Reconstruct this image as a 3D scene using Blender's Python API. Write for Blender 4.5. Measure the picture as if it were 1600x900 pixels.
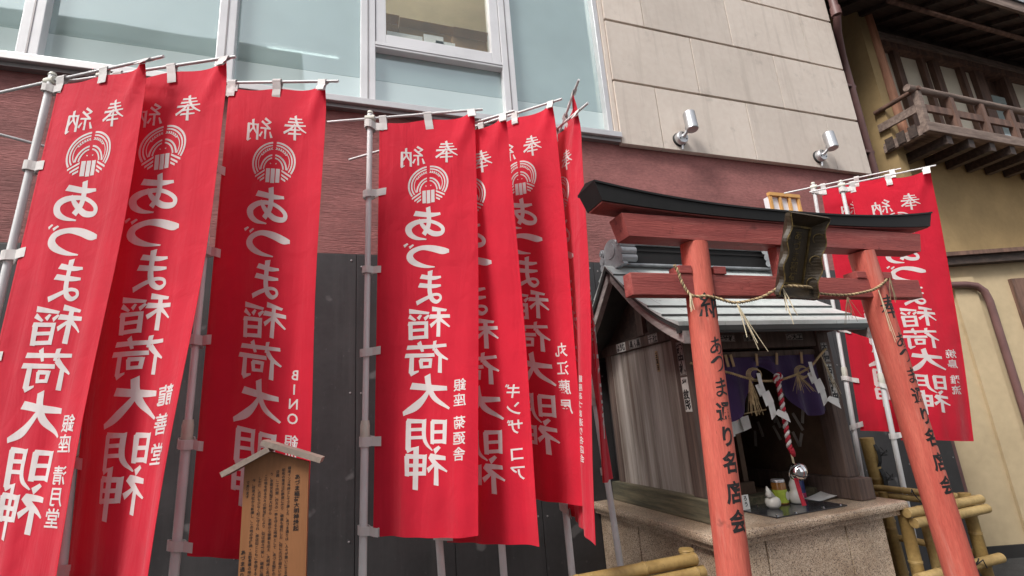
import bpy, bmesh, math, random
from mathutils import Vector, Matrix
random.seed(7)
S = bpy.context.scene
COL = S.collection
for o in list(bpy.data.objects): bpy.data.objects.remove(o)
R = math.radians
# ------------------------------------------------------------------ camera
cam = bpy.data.cameras.new('camera'); co = bpy.data.objects.new('camera', cam); COL.objects.link(co)
cam.sensor_width = 36; cam.lens = 36*779.39/1600; cam.clip_end = 500; cam.clip_start = .02
co.matrix_world = Matrix(((.94554413, -.01335279, -.32521994, 0), (-.31759057, -.25668984, -.9128234, 0), (-.07129192, .96640159, -.24695229, 1.5), (0, 0, 0, 1)))
S.camera = co
# ------------------------------------------------------------------ world, sun, exposure
W = bpy.data.worlds.new('World'); S.world = W; W.use_nodes = True
nt = W.node_tree; nt.nodes.clear()
sky = nt.nodes.new('ShaderNodeTexSky'); sky.sky_type = 'NISHITA'; sky.sun_disc = False
SUN_EL, SUN_AZ = R(48), R(240)          # azimuth clockwise from +Y
sky.sun_elevation = SUN_EL; sky.sun_rotation = SUN_AZ; sky.air_density = 1.0; sky.dust_density = 3.0
hs = nt.nodes.new('ShaderNodeHueSaturation'); hs.inputs['Saturation'].default_value = .22
bg = nt.nodes.new('ShaderNodeBackground'); bg.inputs['Strength'].default_value = .15
ow = nt.nodes.new('ShaderNodeOutputWorld')
nt.links.new(sky.outputs[0], hs.inputs['Color']); nt.links.new(hs.outputs[0], bg.inputs[0]); nt.links.new(bg.outputs[0], ow.inputs[0])
sl = bpy.data.lights.new('sun', 'SUN'); sl.energy = 2.0; sl.angle = R(16); sl.color = (1, .97, .93)
so = bpy.data.objects.new('sun', sl); COL.objects.link(so)
sd = Vector((math.sin(SUN_AZ)*math.cos(SUN_EL), math.cos(SUN_AZ)*math.cos(SUN_EL), math.sin(SUN_EL)))
so.rotation_euler = sd.to_track_quat('Z', 'Y').to_euler(); so.location = (0, -3, 12)
S.view_settings.view_transform = 'Standard'; S.view_settings.look = 'None'; S.view_settings.gamma = 1
S.view_settings.exposure = 0.62
S.cycles.max_bounces = 8

# ------------------------------------------------------------------ materials
def mat(name, c, rough=.6, var=.12, scale=6, stretch=(1, 1, 1), bump=0, bscale=60, metal=0, c2=None, lo=.4, hi=.62, spec=.5, fine=.0, bstretch=None):
    m = bpy.data.materials.new(name); m.use_nodes = True; t = m.node_tree; N = t.nodes; L = t.links
    b = N['Principled BSDF']; b.inputs['Roughness'].default_value = rough; b.inputs['Metallic'].default_value = metal
    b.inputs['Specular IOR Level'].default_value = spec
    tc = N.new('ShaderNodeTexCoord')
    mp = N.new('ShaderNodeMapping'); mp.inputs['Scale'].default_value = stretch; L.new(tc.outputs['Object'], mp.inputs[0])
    n = N.new('ShaderNodeTexNoise'); n.inputs['Scale'].default_value = scale; n.inputs['Detail'].default_value = 7; n.inputs['Roughness'].default_value = .6
    L.new(mp.outputs[0], n.inputs['Vector'])
    cr = N.new('ShaderNodeValToRGB'); cr.color_ramp.elements[0].position = lo; cr.color_ramp.elements[1].position = hi
    d = [x*(1-var) for x in c] if c2 is None else list(c2)
    h = [min(1, x*(1+var)) for x in c] if c2 is None else list(c)
    cr.color_ramp.elements[0].color = (*d, 1); cr.color_ramp.elements[1].color = (*h, 1)
    L.new(n.outputs[0], cr.inputs[0]); out = cr.outputs[0]
    if fine:
        n3 = N.new('ShaderNodeTexNoise'); n3.inputs['Scale'].default_value = scale*11; n3.inputs['Detail'].default_value = 4; L.new(mp.outputs[0], n3.inputs['Vector'])
        mx = N.new('ShaderNodeMix'); mx.data_type = 'RGBA'; mx.blend_type = 'OVERLAY'; mx.inputs[0].default_value = fine
        L.new(out, mx.inputs[6]); L.new(n3.outputs[0], mx.inputs[7]); out = mx.outputs[2]
    L.new(out, b.inputs['Base Color'])
    rr = N.new('ShaderNodeMapRange'); rr.inputs[3].default_value = max(0, rough-.08); rr.inputs[4].default_value = min(1, rough+.08)
    L.new(n.outputs[0], rr.inputs[0]); L.new(rr.outputs[0], b.inputs['Roughness'])
    if bump:
        mp2 = N.new('ShaderNodeMapping'); mp2.inputs['Scale'].default_value = bstretch or stretch; L.new(tc.outputs['Object'], mp2.inputs[0])
        n2 = N.new('ShaderNodeTexNoise'); n2.inputs['Scale'].default_value = bscale; n2.inputs['Detail'].default_value = 4; L.new(mp2.outputs[0], n2.inputs['Vector'])
        bp = N.new('ShaderNodeBump'); bp.inputs['Strength'].default_value = bump; bp.inputs['Distance'].default_value = .01
        L.new(n2.outputs[0], bp.inputs['Height']); L.new(bp.outputs[0], b.inputs['Normal'])
    return m

def cloth(name, c, trans=.35, rough=.8, sheen=.25):
    m = bpy.data.materials.new(name); m.use_nodes = True; t = m.node_tree; N = t.nodes; L = t.links
    b = N['Principled BSDF']; b.inputs['Roughness'].default_value = rough; b.inputs['Sheen Weight'].default_value = sheen; b.inputs['Specular IOR Level'].default_value = .25
    tc = N.new('ShaderNodeTexCoord'); n = N.new('ShaderNodeTexNoise'); n.inputs['Scale'].default_value = 4; n.inputs['Detail'].default_value = 6
    L.new(tc.outputs['Object'], n.inputs['Vector'])
    cr = N.new('ShaderNodeValToRGB'); cr.color_ramp.elements[0].position = .3; cr.color_ramp.elements[1].position = .7
    cr.color_ramp.elements[0].color = (*[x*.9 for x in c], 1); cr.color_ramp.elements[1].color = (*[min(1, x*1.08) for x in c], 1)
    L.new(n.outputs[0], cr.inputs[0]); L.new(cr.outputs[0], b.inputs['Base Color'])
    n2 = N.new('ShaderNodeTexNoise'); n2.inputs['Scale'].default_value = 550; L.new(tc.outputs['Object'], n2.inputs['Vector'])
    n4 = N.new('ShaderNodeTexNoise'); n4.inputs['Scale'].default_value = 9; n4.inputs['Detail'].default_value = 3; n4.inputs['Distortion'].default_value = .6; L.new(tc.outputs['Object'], n4.inputs['Vector'])
    mpf = N.new('ShaderNodeMapping'); mpf.inputs['Scale'].default_value = (16, 16, 1.6); mpf.inputs['Rotation'].default_value = (0, .12, 0); L.new(tc.outputs['Object'], mpf.inputs[0])
    n5 = N.new('ShaderNodeTexNoise'); n5.inputs['Scale'].default_value = 1; n5.inputs['Detail'].default_value = 3; n5.inputs['Distortion'].default_value = .8; L.new(mpf.outputs[0], n5.inputs['Vector'])
    a5 = N.new('ShaderNodeMath'); a5.operation = 'MULTIPLY_ADD'; a5.inputs[1].default_value = .9; L.new(n5.outputs[0], a5.inputs[0]); L.new(n4.outputs[0], a5.inputs[2])
    ad = N.new('ShaderNodeMath'); ad.operation = 'MULTIPLY_ADD'; ad.inputs[1].default_value = .05; L.new(n2.outputs[0], ad.inputs[0]); L.new(a5.outputs[0], ad.inputs[2])
    bp = N.new('ShaderNodeBump'); bp.inputs['Strength'].default_value = .35; bp.inputs['Distance'].default_value = .02; L.new(ad.outputs[0], bp.inputs['Height']); L.new(bp.outputs[0], b.inputs['Normal'])
    tr = N.new('ShaderNodeBsdfTranslucent'); L.new(cr.outputs[0], tr.inputs[0]); L.new(bp.outputs[0], tr.inputs['Normal'])
    mx = N.new('ShaderNodeMixShader'); mx.inputs[0].default_value = trans
    L.new(b.outputs[0], mx.inputs[1]); L.new(tr.outputs[0], mx.inputs[2]); L.new(mx.outputs[0], N['Material Output'].inputs[0])
    return m

def glass(name, tint, film, clear, rough=.04, mir=.20):
    """window pane: part see-through, part translucent film, glossy front"""
    m = bpy.data.materials.new(name); m.use_nodes = True; t = m.node_tree; N = t.nodes; L = t.links
    b = N['Principled BSDF']; b.inputs['Base Color'].default_value = (*film, 1); b.inputs['Roughness'].default_value = rough; b.inputs['Specular IOR Level'].default_value = .8
    tc = N.new('ShaderNodeTexCoord'); n = N.new('ShaderNodeTexNoise'); n.inputs['Scale'].default_value = 1.3; n.inputs['Detail'].default_value = 3; L.new(tc.outputs['Object'], n.inputs['Vector'])
    cr = N.new('ShaderNodeValToRGB'); cr.color_ramp.elements[0].color = (*[x*.88 for x in film], 1); cr.color_ramp.elements[1].color = (*[min(1, x*1.1) for x in film], 1)
    cr.color_ramp.elements[0].position = .35; cr.color_ramp.elements[1].position = .65
    L.new(n.outputs[0], cr.inputs[0]); L.new(cr.outputs[0], b.inputs['Base Color'])
    tr = N.new('ShaderNodeBsdfTransparent'); tr.inputs[0].default_value = (*tint, 1)
    mx = N.new('ShaderNodeMixShader'); mx.inputs[0].default_value = clear
    L.new(b.outputs[0], mx.inputs[1]); L.new(tr.outputs[0], mx.inputs[2])
    gl = N.new('ShaderNodeBsdfGlossy'); gl.inputs['Roughness'].default_value = rough*.4; gl.inputs[0].default_value = (.86, .97, .97, 1)
    wv = N.new('ShaderNodeTexNoise'); wv.inputs['Scale'].default_value = .8; L.new(tc.outputs['Object'], wv.inputs['Vector'])
    bp = N.new('ShaderNodeBump'); bp.inputs['Strength'].default_value = .06; bp.inputs['Distance'].default_value = .05; L.new(wv.outputs[0], bp.inputs['Height']); L.new(bp.outputs[0], gl.inputs['Normal'])
    m2 = N.new('ShaderNodeMixShader'); m2.inputs[0].default_value = mir; L.new(mx.outputs[0], m2.inputs[1]); L.new(gl.outputs[0], m2.inputs[2])
    L.new(m2.outputs[0], N['Material Output'].inputs[0])
    return m

def emit(name, c, s):
    m = bpy.data.materials.new(name); m.use_nodes = True; b = m.node_tree.nodes['Principled BSDF']
    b.inputs['Base Color'].default_value = (.8, .8, .8, 1); b.inputs['Emission Color'].default_value = (*c, 1); b.inputs['Emission Strength'].default_value = s
    return m

def ribbed(name, c):
    """combed plaster: uneven horizontal ridges"""
    m = mat(name, c, .88, .24, 2.6, stretch=(1, 1, 2.2), lo=.35, hi=.68, fine=.4); t = m.node_tree; N = t.nodes; L = t.links
    tc = N.new('ShaderNodeTexCoord'); mp = N.new('ShaderNodeMapping'); mp.inputs['Scale'].default_value = (3.2, 1, 34); L.new(tc.outputs['Object'], mp.inputs[0])
    n = N.new('ShaderNodeTexNoise'); n.inputs['Scale'].default_value = 2.4; n.inputs['Detail'].default_value = 6; n.inputs['Roughness'].default_value = .65; n.inputs['Distortion'].default_value = 1.1; L.new(mp.outputs[0], n.inputs['Vector'])
    sx = N.new('ShaderNodeSeparateXYZ'); L.new(tc.outputs['Object'], sx.inputs[0])
    fr = N.new('ShaderNodeMapRange'); fr.inputs[1].default_value = 1.6; fr.inputs[2].default_value = 2.3; fr.inputs[3].default_value = .5; fr.inputs[4].default_value = .22; L.new(sx.outputs[0], fr.inputs[0])
    bp = N.new('ShaderNodeBump'); bp.inputs['Distance'].default_value = .03; L.new(fr.outputs[0], bp.inputs['Strength']); L.new(n.outputs[0], bp.inputs['Height'])
    L.new(bp.outputs[0], N['Principled BSDF'].inputs['Normal'])
    return m

def granite(name):
    m = mat(name, (.40, .29, .22), .38, .1, 3); t = m.node_tree; N = t.nodes; L = t.links
    tc = N.new('ShaderNodeTexCoord'); v = N.new('ShaderNodeTexVoronoi'); v.inputs['Scale'].default_value = 260; L.new(tc.outputs['Object'], v.inputs['Vector'])
    sp = N.new('ShaderNodeSeparateColor'); L.new(v.outputs['Color'], sp.inputs[0])
    cr = N.new('ShaderNodeValToRGB'); e = cr.color_ramp.elements
    e[0].position = 0; e[0].color = (.14, .10, .075, 1); e[1].position = 1; e[1].color = (.66, .56, .44, 1)
    for p, c in ((.16, (.20, .145, .105)), (.22, (.43, .325, .24)), (.6, (.49, .37, .27)), (.8, (.58, .445, .32))):
        x = e.new(p); x.color = (*c, 1)
    L.new(sp.outputs[0], cr.inputs[0])
    n = N.new('ShaderNodeTexNoise'); n.inputs['Scale'].default_value = 5; n.inputs['Detail'].default_value = 6; L.new(tc.outputs['Object'], n.inputs['Vector'])
    c3 = N.new('ShaderNodeValToRGB'); c3.color_ramp.elements[0].position = .35; c3.color_ramp.elements[0].color = (.62, .56, .5, 1); c3.color_ramp.elements[1].position = .6; c3.color_ramp.elements[1].color = (1, 1, 1, 1)
    L.new(n.outputs[0], c3.inputs[0])
    mx = N.new('ShaderNodeMix'); mx.data_type = 'RGBA'; mx.blend_type = 'MULTIPLY'; mx.inputs[0].default_value = .8; L.new(cr.outputs[0], mx.inputs[6]); L.new(c3.outputs[0], mx.inputs[7])
    L.new(mx.outputs[2], N['Principled BSDF'].inputs['Base Color'])
    return m

K = {}
K['red_plaster'] = ribbed('red_plaster', (.285, .112, .104))
K['charcoal'] = mat('charcoal', (.030, .028, .029), .55, .2, 3, c2=(.022, .02, .021), fine=.2)
K['charcoal2'] = mat('charcoal2', (.036, .034, .035), .5, .2, 3, fine=.2)
def spots(m):
    t = m.node_tree; N = t.nodes; L = t.links; b = N['Principled BSDF']; src = b.inputs['Base Color'].links[0].from_socket
    tc = N.new('ShaderNodeTexCoord'); n = N.new('ShaderNodeTexNoise'); n.inputs['Scale'].default_value = 7; n.inputs['Detail'].default_value = 3; n.inputs['Roughness'].default_value = .4; L.new(tc.outputs['Object'], n.inputs['Vector'])
    r = N.new('ShaderNodeValToRGB'); r.color_ramp.elements[0].position = .70; r.color_ramp.elements[1].position = .745; L.new(n.outputs[0], r.inputs[0])
    mx = N.new('ShaderNodeMix'); mx.data_type = 'RGBA'; L.new(r.outputs[0], mx.inputs[0]); L.new(src, mx.inputs[6]); mx.inputs[7].default_value = (.12, .115, .115, 1); L.new(mx.outputs[2], b.inputs['Base Color'])
spots(K['charcoal2'])
def mixin(m, scale, stretch, lo, hi, col, amt=1.0, detail=6):
    t = m.node_tree; N = t.nodes; L = t.links; b = N['Principled BSDF']; src = b.inputs['Base Color'].links[0].from_socket
    tc = N.new('ShaderNodeTexCoord'); mp = N.new('ShaderNodeMapping'); mp.inputs['Scale'].default_value = stretch; mp.inputs['Location'].default_value = (scale*.37, 1.7, .9*scale); L.new(tc.outputs['Object'], mp.inputs[0])
    n = N.new('ShaderNodeTexNoise'); n.inputs['Scale'].default_value = scale; n.inputs['Detail'].default_value = detail; n.inputs['Roughness'].default_value = .65; L.new(mp.outputs[0], n.inputs['Vector'])
    r = N.new('ShaderNodeMapRange'); r.inputs[1].default_value = lo; r.inputs[2].default_value = hi; r.inputs[4].default_value = amt; L.new(n.outputs[0], r.inputs[0])
    mx = N.new('ShaderNodeMix'); mx.data_type = 'RGBA'; L.new(r.outputs[0], mx.inputs[0]); L.new(src, mx.inputs[6]); mx.inputs[7].default_value = (*col, 1); L.new(mx.outputs[2], b.inputs['Base Color'])
def islands(m, amt):
    t = m.node_tree; N = t.nodes; L = t.links; b = N['Principled BSDF']; src = b.inputs['Base Color'].links[0].from_socket
    g_ = N.new('ShaderNodeNewGeometry'); r = N.new('ShaderNodeMapRange'); r.inputs[3].default_value = 1-amt; r.inputs[4].default_value = 1+amt; L.new(g_.outputs['Random Per Island'], r.inputs[0])
    h = N.new('ShaderNodeHueSaturation'); L.new(r.outputs[0], h.inputs['Value']); L.new(src, h.inputs['Color']); L.new(h.outputs[0], b.inputs['Base Color'])
mixin(K['charcoal2'], 1.5, (6, 6, .25), .52, .75, (.07, .066, .066), .6)
mixin(K['charcoal2'], 40, (1, 1, .6), .66, .74, (.10, .096, .095), .5, 3)
K['stone'] = mat('stone', (.63, .545, .475), .7, .05, 1.6, c2=(.56, .48, .415), lo=.25, hi=.6, fine=.12)
islands(K['stone'], .09)
mixin(K['stone'], 2.2, (6, 6, .35), .52, .72, (.40, .335, .285), .5)
mixin(K['stone'], 5, (1, 1, 1), .60, .72, (.36, .31, .27), .45)
K['joint'] = mat('joint', (.10, .075, .07), .9)
K['alu'] = mat('alu', (.62, .60, .60), .38, .06, 3, metal=.55)
K['alu_dark'] = mat('alu_dark', (.30, .28, .28), .4, .08, 3, metal=.5)
K['alu_white'] = mat('alu_white', (.72, .71, .72), .35, .05, 3, metal=.15)
K['pane'] = glass('pane', (.80, .92, .92), (.35, .455, .455), .25)
K['pane_pale'] = glass('pane_pale', (.85, .93, .92), (.55, .655, .645), .08, .06)
K['pane_clear'] = glass('pane_clear', (.96, .97, .96), (.05, .06, .06), .9, mir=.05)
K['room'] = mat('room', (.70, .64, .52), .9, .04)
K['tube'] = emit('tube', (1, .93, .80), 110)
K['tube_dim'] = emit('tube_dim', (1, .95, .9), 9)
K['card'] = mat('card', (.42, .27, .14), .8, .12, 5)
K['card2'] = mat('card2', (.33, .20, .10), .8, .12, 5)
K['paper'] = mat('paper', (.74, .73, .70), .8, .05)
K['steel'] = mat('steel', (.55, .55, .56), .33, .06, 5, metal=.85)
K['rubber'] = mat('rubber', (.02, .02, .02), .7)
K['red_cloth'] = cloth('red_cloth', (.72, .015, .044), .38)
K['white_print'] = cloth('white_print', (.72, .66, .65), .2, .85, .1)
K['strap'] = cloth('strap', (.70, .66, .64), .15)
K['pole'] = mat('pole', (.66, .65, .65), .35, .06, 5)
K['pole_joint'] = mat('pole_joint', (.60, .58, .50), .5)
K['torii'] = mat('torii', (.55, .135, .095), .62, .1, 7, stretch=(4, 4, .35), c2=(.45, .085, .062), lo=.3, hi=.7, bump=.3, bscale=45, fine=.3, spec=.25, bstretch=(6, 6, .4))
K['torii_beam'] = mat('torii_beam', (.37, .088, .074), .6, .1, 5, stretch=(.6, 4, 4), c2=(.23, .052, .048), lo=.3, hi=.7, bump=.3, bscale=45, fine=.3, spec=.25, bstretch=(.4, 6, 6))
for k_, pale, dark in (('torii', (.62, .30, .24), (.20, .055, .045)), ('torii_beam', (.46, .20, .17), (.12, .03, .028))):
    st_ = (5, 5, .5) if k_ == 'torii' else (.5, 5, 5)
    mixin(K[k_], 4, st_, .55, .70, pale, .38)
    mixin(K[k_], 9, (1, 1, 1), .64, .72, dark, .75, 4)
    mixin(K[k_], 30, st_, .66, .72, dark, .6, 3)
K['black_metal'] = mat('black_metal', (.016, .015, .015), .6, .2, 5, spec=.25)
K['ink'] = mat('ink', (.012, .010, .010), .6)
K['gaku'] = mat('gaku', (.055, .036, .018), .55, .3, 9, stretch=(1, 1, .3), c2=(.028, .018, .009), bump=.3, bscale=50)
K['old_gold'] = mat('old_gold', (.24, .16, .05), .5, .3, 40, metal=.3, c2=(.09, .06, .025))
K['straw'] = mat('straw', (.50, .37, .20), .85, .25, 30)
K['straw_dark'] = mat('straw_dark', (.24, .17, .10), .85, .3, 30)
K['straw_pale'] = mat('straw_pale', (.66, .56, .38), .8, .15, 30)
K['copper_roof'] = mat('copper_roof', (.62, .66, .64), .4, .12, 3, metal=.15, c2=(.50, .54, .53), lo=.3, hi=.65, fine=.12)
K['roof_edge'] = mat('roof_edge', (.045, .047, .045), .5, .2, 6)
K['tile_grey'] = mat('tile_grey', (.33, .345, .36), .42, .14, 9, metal=.2)
K['old_wood'] = mat('old_wood', (.15, .10, .08), .8, .2, 5, stretch=(9, 9, .35), c2=(.06, .04, .033), lo=.3, hi=.66, bump=.35, bscale=25, fine=.3)
K['grey_wood'] = mat('grey_wood', (.53, .47, .42), .8, .2, 2.2, stretch=(7, 7, .30), c2=(.17, .125, .10), lo=.34, hi=.66, bump=.35, bscale=25, fine=.3)
K['grey_wood_h'] = mat('grey_wood_h', (.42, .37, .35), .8, .2, 4, stretch=(8, .6, 8), c2=(.27, .225, .21), lo=.34, hi=.62, bump=.3, bscale=25, fine=.3)
K['mossy_wood'] = mat('mossy_wood', (.17, .145, .09), .85, .2, 5, stretch=(8, .6, 8), c2=(.075, .07, .045), bump=.3, bscale=25, fine=.3)
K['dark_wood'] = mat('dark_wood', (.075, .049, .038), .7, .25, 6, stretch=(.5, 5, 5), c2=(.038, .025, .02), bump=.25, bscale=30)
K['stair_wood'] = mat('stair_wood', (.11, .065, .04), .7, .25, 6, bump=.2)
K['purple'] = cloth('purple', (.065, .034, .115), .1)
K['sticker_w'] = mat('sticker_w', (.62, .60, .56), .7, .1, 20)
K['sticker_g'] = mat('sticker_g', (.40, .36, .33), .7, .15, 20)
K['sticker_y'] = mat('sticker_y', (.46, .30, .16), .7, .1, 20)
K['granite'] = granite('granite')
K['plate'] = mat('plate', (.05, .05, .055), .18, .1, 10, metal=.3)
K['chrome'] = mat('chrome', (.85, .85, .85), .10, .03, 10, metal=1)
K['jar_glass'] = mat('jar_glass', (.30, .13, .03), .12, .1)
K['label_green'] = mat('label_green', (.42, .52, .06), .45, .15, 30)
K['label_blue'] = mat('label_blue', (.035, .05, .17), .4, .2, 30)
K['label_pink'] = mat('label_pink', (.55, .06, .16), .45, .2, 30)
K['ceramic'] = mat('ceramic', (.66, .63, .57), .3, .05)
K['cord_red'] = mat('cord_red', (.42, .012, .03), .75, .15, 40)
K['cord_white'] = mat('cord_white', (.66, .60, .58), .8, .1, 40)
K['bamboo'] = mat('bamboo', (.46, .32, .135), .55, .15, 6, stretch=(1, 1, 1), c2=(.33, .215, .08), fine=.3, spec=.3)
K['bamboo2'] = mat('bamboo2', (.35, .235, .085), .55, .2, 6, c2=(.24, .15, .05), fine=.3, spec=.3)
for k_ in ('bamboo', 'bamboo2'):
    mixin(K[k_], 7, (1, 1, 1), .56, .68, (.19, .125, .05), .6); mixin(K[k_], 45, (1, 1, 1), .64, .72, (.10, .07, .03), .55, 3)
for k_ in ('copper_roof',): pass
mixin(K['copper_roof'], 6, (1, 1, 1), .55, .72, (.30, .36, .33), .6); mixin(K['copper_roof'], 30, (1, 1, 1), .66, .74, (.20, .21, .19), .6, 3)
mixin(K['granite'], 6, (1, 1, .5), .55, .75, (.20, .155, .115), .45)
mixin(K['pole'], 30, (1, 1, .2), .60, .75, (.40, .38, .36), .5); mixin(K['tile_grey'], 20, (1, 1, 1), .52, .7, (.17, .18, .185), .7)
K['board_wood'] = mat('board_wood', (.32, .135, .052), .55, .1, 5, stretch=(3, 3, .35), c2=(.24, .095, .036), lo=.3, hi=.7, fine=.15)
K['board_roof'] = mat('board_roof', (.28, .215, .175), .75, .12, 9, bump=.2, fine=.2)
K['ochre'] = mat('ochre', (.38, .265, .125), .9, .08, 2, c2=(.31, .215, .10), fine=.1)
K['cream'] = mat('cream', (.50, .39, .24), .9, .06, 1.5, c2=(.41, .32, .195), lo=.3, hi=.6, fine=.1)
K['brown_wood'] = mat('brown_wood', (.19, .105, .075), .7, .2, 5, stretch=(4, 4, .6), c2=(.10, .055, .04), bump=.2)
K['orange_wood'] = mat('orange_wood', (.52, .25, .15), .65, .15, 5, stretch=(6, 6, .5), c2=(.36, .16, .09))
K['weathered'] = mat('weathered', (.27, .20, .165), .85, .2, 5, stretch=(.6, 5, 5), c2=(.15, .105, .085), bump=.4, bscale=40, fine=.3)
K['screen'] = mat('screen', (.76, .68, .55), .9, .06, 2)
K['pipe'] = mat('pipe', (.15, .075, .07), .45, .12, 5)
K['asphalt'] = mat('asphalt', (.05, .048, .046), .9, .2, 8, bump=.3, bscale=120, fine=.3)
K['dark_gap'] = mat('dark_gap', (.02, .018, .017), .9)
K['lamp_paper'] = mat('lamp_paper', (.75, .74, .76), .8, .04)
K['lamp_wood'] = mat('lamp_wood', (.60, .32, .10), .6, .1)
K['facade'] = mat('facade', (.45, .43, .41), .8, .08, 1)
K['win_dark'] = mat('win_dark', (.06, .07, .08), .1, .1)

# ------------------------------------------------------------------ mesh helpers
def wl(o):
    v = Vector((0, 0, 0))
    while o is not None: v = v+o.location; o = o.parent
    return v
class MB:
    def __init__(s): s.bm = bmesh.new()
    def box(s, x0, x1, y0, y1, z0, z1, bev=0, rot=None, piv=None):
        b = bmesh.new(); bmesh.ops.create_cube(b, size=1)
        for v in b.verts: v.co = Vector(((x0+x1)/2+v.co.x*(x1-x0), (y0+y1)/2+v.co.y*(y1-y0), (z0+z1)/2+v.co.z*(z1-z0)))
        if bev: bmesh.ops.bevel(b, geom=b.edges[:], offset=bev, segments=2, affect='EDGES', profile=.6)
        if rot is not None:
            p = Vector(piv) if piv is not None else Vector(((x0+x1)/2, (y0+y1)/2, (z0+z1)/2))
            for v in b.verts: v.co = rot @ (v.co-p)+p
        return s.add(b)
    def add(s, b):
        me = bpy.data.meshes.new('tmp'); b.to_mesh(me); b.free(); s.bm.from_mesh(me); bpy.data.meshes.remove(me); return s
    def tube(s, pts, r, n=10, cap=True):
        pts = [Vector(p) for p in pts]; rs = r if isinstance(r, (list, tuple)) else [r]*len(pts)
        rings = []; up = None
        for i, p in enumerate(pts):
            d = (pts[min(i+1, len(pts)-1)]-pts[max(i-1, 0)]).normalized()
            if up is None:
                up = Vector((0, 0, 1)) if abs(d.z) < .9 else Vector((0, 1, 0))
            a = (up-d*up.dot(d)).normalized(); up = a; b = d.cross(a)
            rings.append([s.bm.verts.new(p+(a*math.cos(t)+b*math.sin(t))*rs[i]) for t in [2*math.pi*k/n for k in range(n)]])
        for A, B in zip(rings, rings[1:]):
            for k in range(n): s.bm.faces.new((A[k], A[(k+1) % n], B[(k+1) % n], B[k]))
        if cap:
            s.bm.faces.new(rings[0][::-1]); s.bm.faces.new(rings[-1])
        return s
    def lathe(s, prof, c, n=28, axis=None):
        """prof: (radius, height) list, around local z; axis rotates it"""
        M3 = axis or Matrix.Identity(3); c = Vector(c); rings = []
        for r, h in prof:
            rings.append([s.bm.verts.new(c+M3 @ Vector((r*math.cos(2*math.pi*k/n), r*math.sin(2*math.pi*k/n), h))) for k in range(n)])
        for A, B in zip(rings, rings[1:]):
            for k in range(n): s.bm.faces.new((A[k], A[(k+1) % n], B[(k+1) % n], B[k]))
        s.bm.faces.new(rings[0][::-1]); s.bm.faces.new(rings[-1]); return s
    def prism(s, poly, vec):
        """closed polygon (3D points) extruded by vec"""
        a = [s.bm.verts.new(Vector(p)) for p in poly]; b = [s.bm.verts.new(Vector(p)+Vector(vec)) for p in poly]
        n = len(a); s.bm.faces.new(a[::-1]); s.bm.faces.new(b)
        for k in range(n): s.bm.faces.new((a[k], a[(k+1) % n], b[(k+1) % n], b[k]))
        return s
    def loft(s, sections, cap=True):
        rg = [[s.bm.verts.new(Vector(p)) for p in sec] for sec in sections]; n = len(rg[0])
        for A, B in zip(rg, rg[1:]):
            for k in range(n): s.bm.faces.new((A[k], A[(k+1) % n], B[(k+1) % n], B[k]))
        if cap: s.bm.faces.new(rg[0][::-1]); s.bm.faces.new(rg[-1])
        return s
    def strip(s, L_, R_):
        a = [s.bm.verts.new(Vector(p)) for p in L_]; b = [s.bm.verts.new(Vector(p)) for p in R_]
        for k in range(len(a)-1): s.bm.faces.new((a[k], a[k+1], b[k+1], b[k]))
        return s
    def grid(s, fn, nu, nv):
        g = [[s.bm.verts.new(fn(i/nu, j/nv)) for j in range(nv+1)] for i in range(nu+1)]
        for i in range(nu):
            for j in range(nv): s.bm.faces.new((g[i][j], g[i+1][j], g[i+1][j+1], g[i][j+1]))
        return s
    def build(s, name, m, parent=None, smooth=False, fixn=True, angle=None):
        if fixn: bmesh.ops.recalc_face_normals(s.bm, faces=s.bm.faces[:])
        off = wl(parent) if parent is not None else Vector((0, 0, 0))
        for v in s.bm.verts: v.co -= off
        me = bpy.data.meshes.new(name)
        s.bm.to_mesh(me); s.bm.free()
        if smooth:
            for p in me.polygons: p.use_smooth = True
            if angle: me.set_sharp_from_angle(angle=R(angle))
        me.materials.append(K[m] if isinstance(m, str) else m)
        o = bpy.data.objects.new(name, me); COL.objects.link(o); o.parent = parent
        return o
def thing(name, loc, label, cat, group=None):
    o = bpy.data.objects.new(name, None); o.empty_display_size = .1; COL.objects.link(o); o.location = loc
    o['label'] = label; o['category'] = cat
    if group: o['group'] = group
    return o
def structure(o): o['kind'] = 'structure'; return o
def tag(o, label, cat, group=None):
    o['label'] = label; o['category'] = cat
    if group: o['group'] = group
    return o
def lab(o, s): o['label'] = s; return o
def bx(name, m, parent, *a, bev=0, rot=None, piv=None): return MB().box(*a, bev=bev, rot=rot, piv=piv).build(name, m, parent)

# ------------------------------------------------------------------ lettering: font glyphs and brush glyphs as flat meshes
_gc = {}
def glyph(ch, off=0.0):
    k = (ch, off)
    if k not in _gc:
        c = bpy.data.curves.new('g', 'FONT'); c.body = ch; c.offset = off; c.resolution_u = 3
        o = bpy.data.objects.new('g', c); COL.objects.link(o); bpy.context.view_layer.update()
        me = o.evaluated_get(bpy.context.evaluated_depsgraph_get()).to_mesh()
        vs = [(v.co.x, v.co.y) for v in me.vertices]; fs = [tuple(p.vertices) for p in me.polygons]
        xs = [v[0] for v in vs] or [0]; ys = [v[1] for v in vs] or [0]
        cx = .5 if ord(ch) > 255 else (min(xs)+max(xs))/2
        cy = .38 if ord(ch) > 255 else (min(ys)+max(ys))/2
        _gc[k] = ([(x-cx, y-cy) for x, y in vs], fs)
        o.evaluated_get(bpy.context.evaluated_depsgraph_get()).to_mesh_clear(); bpy.data.objects.remove(o); bpy.data.curves.remove(c)
    return _gc[k]
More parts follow.
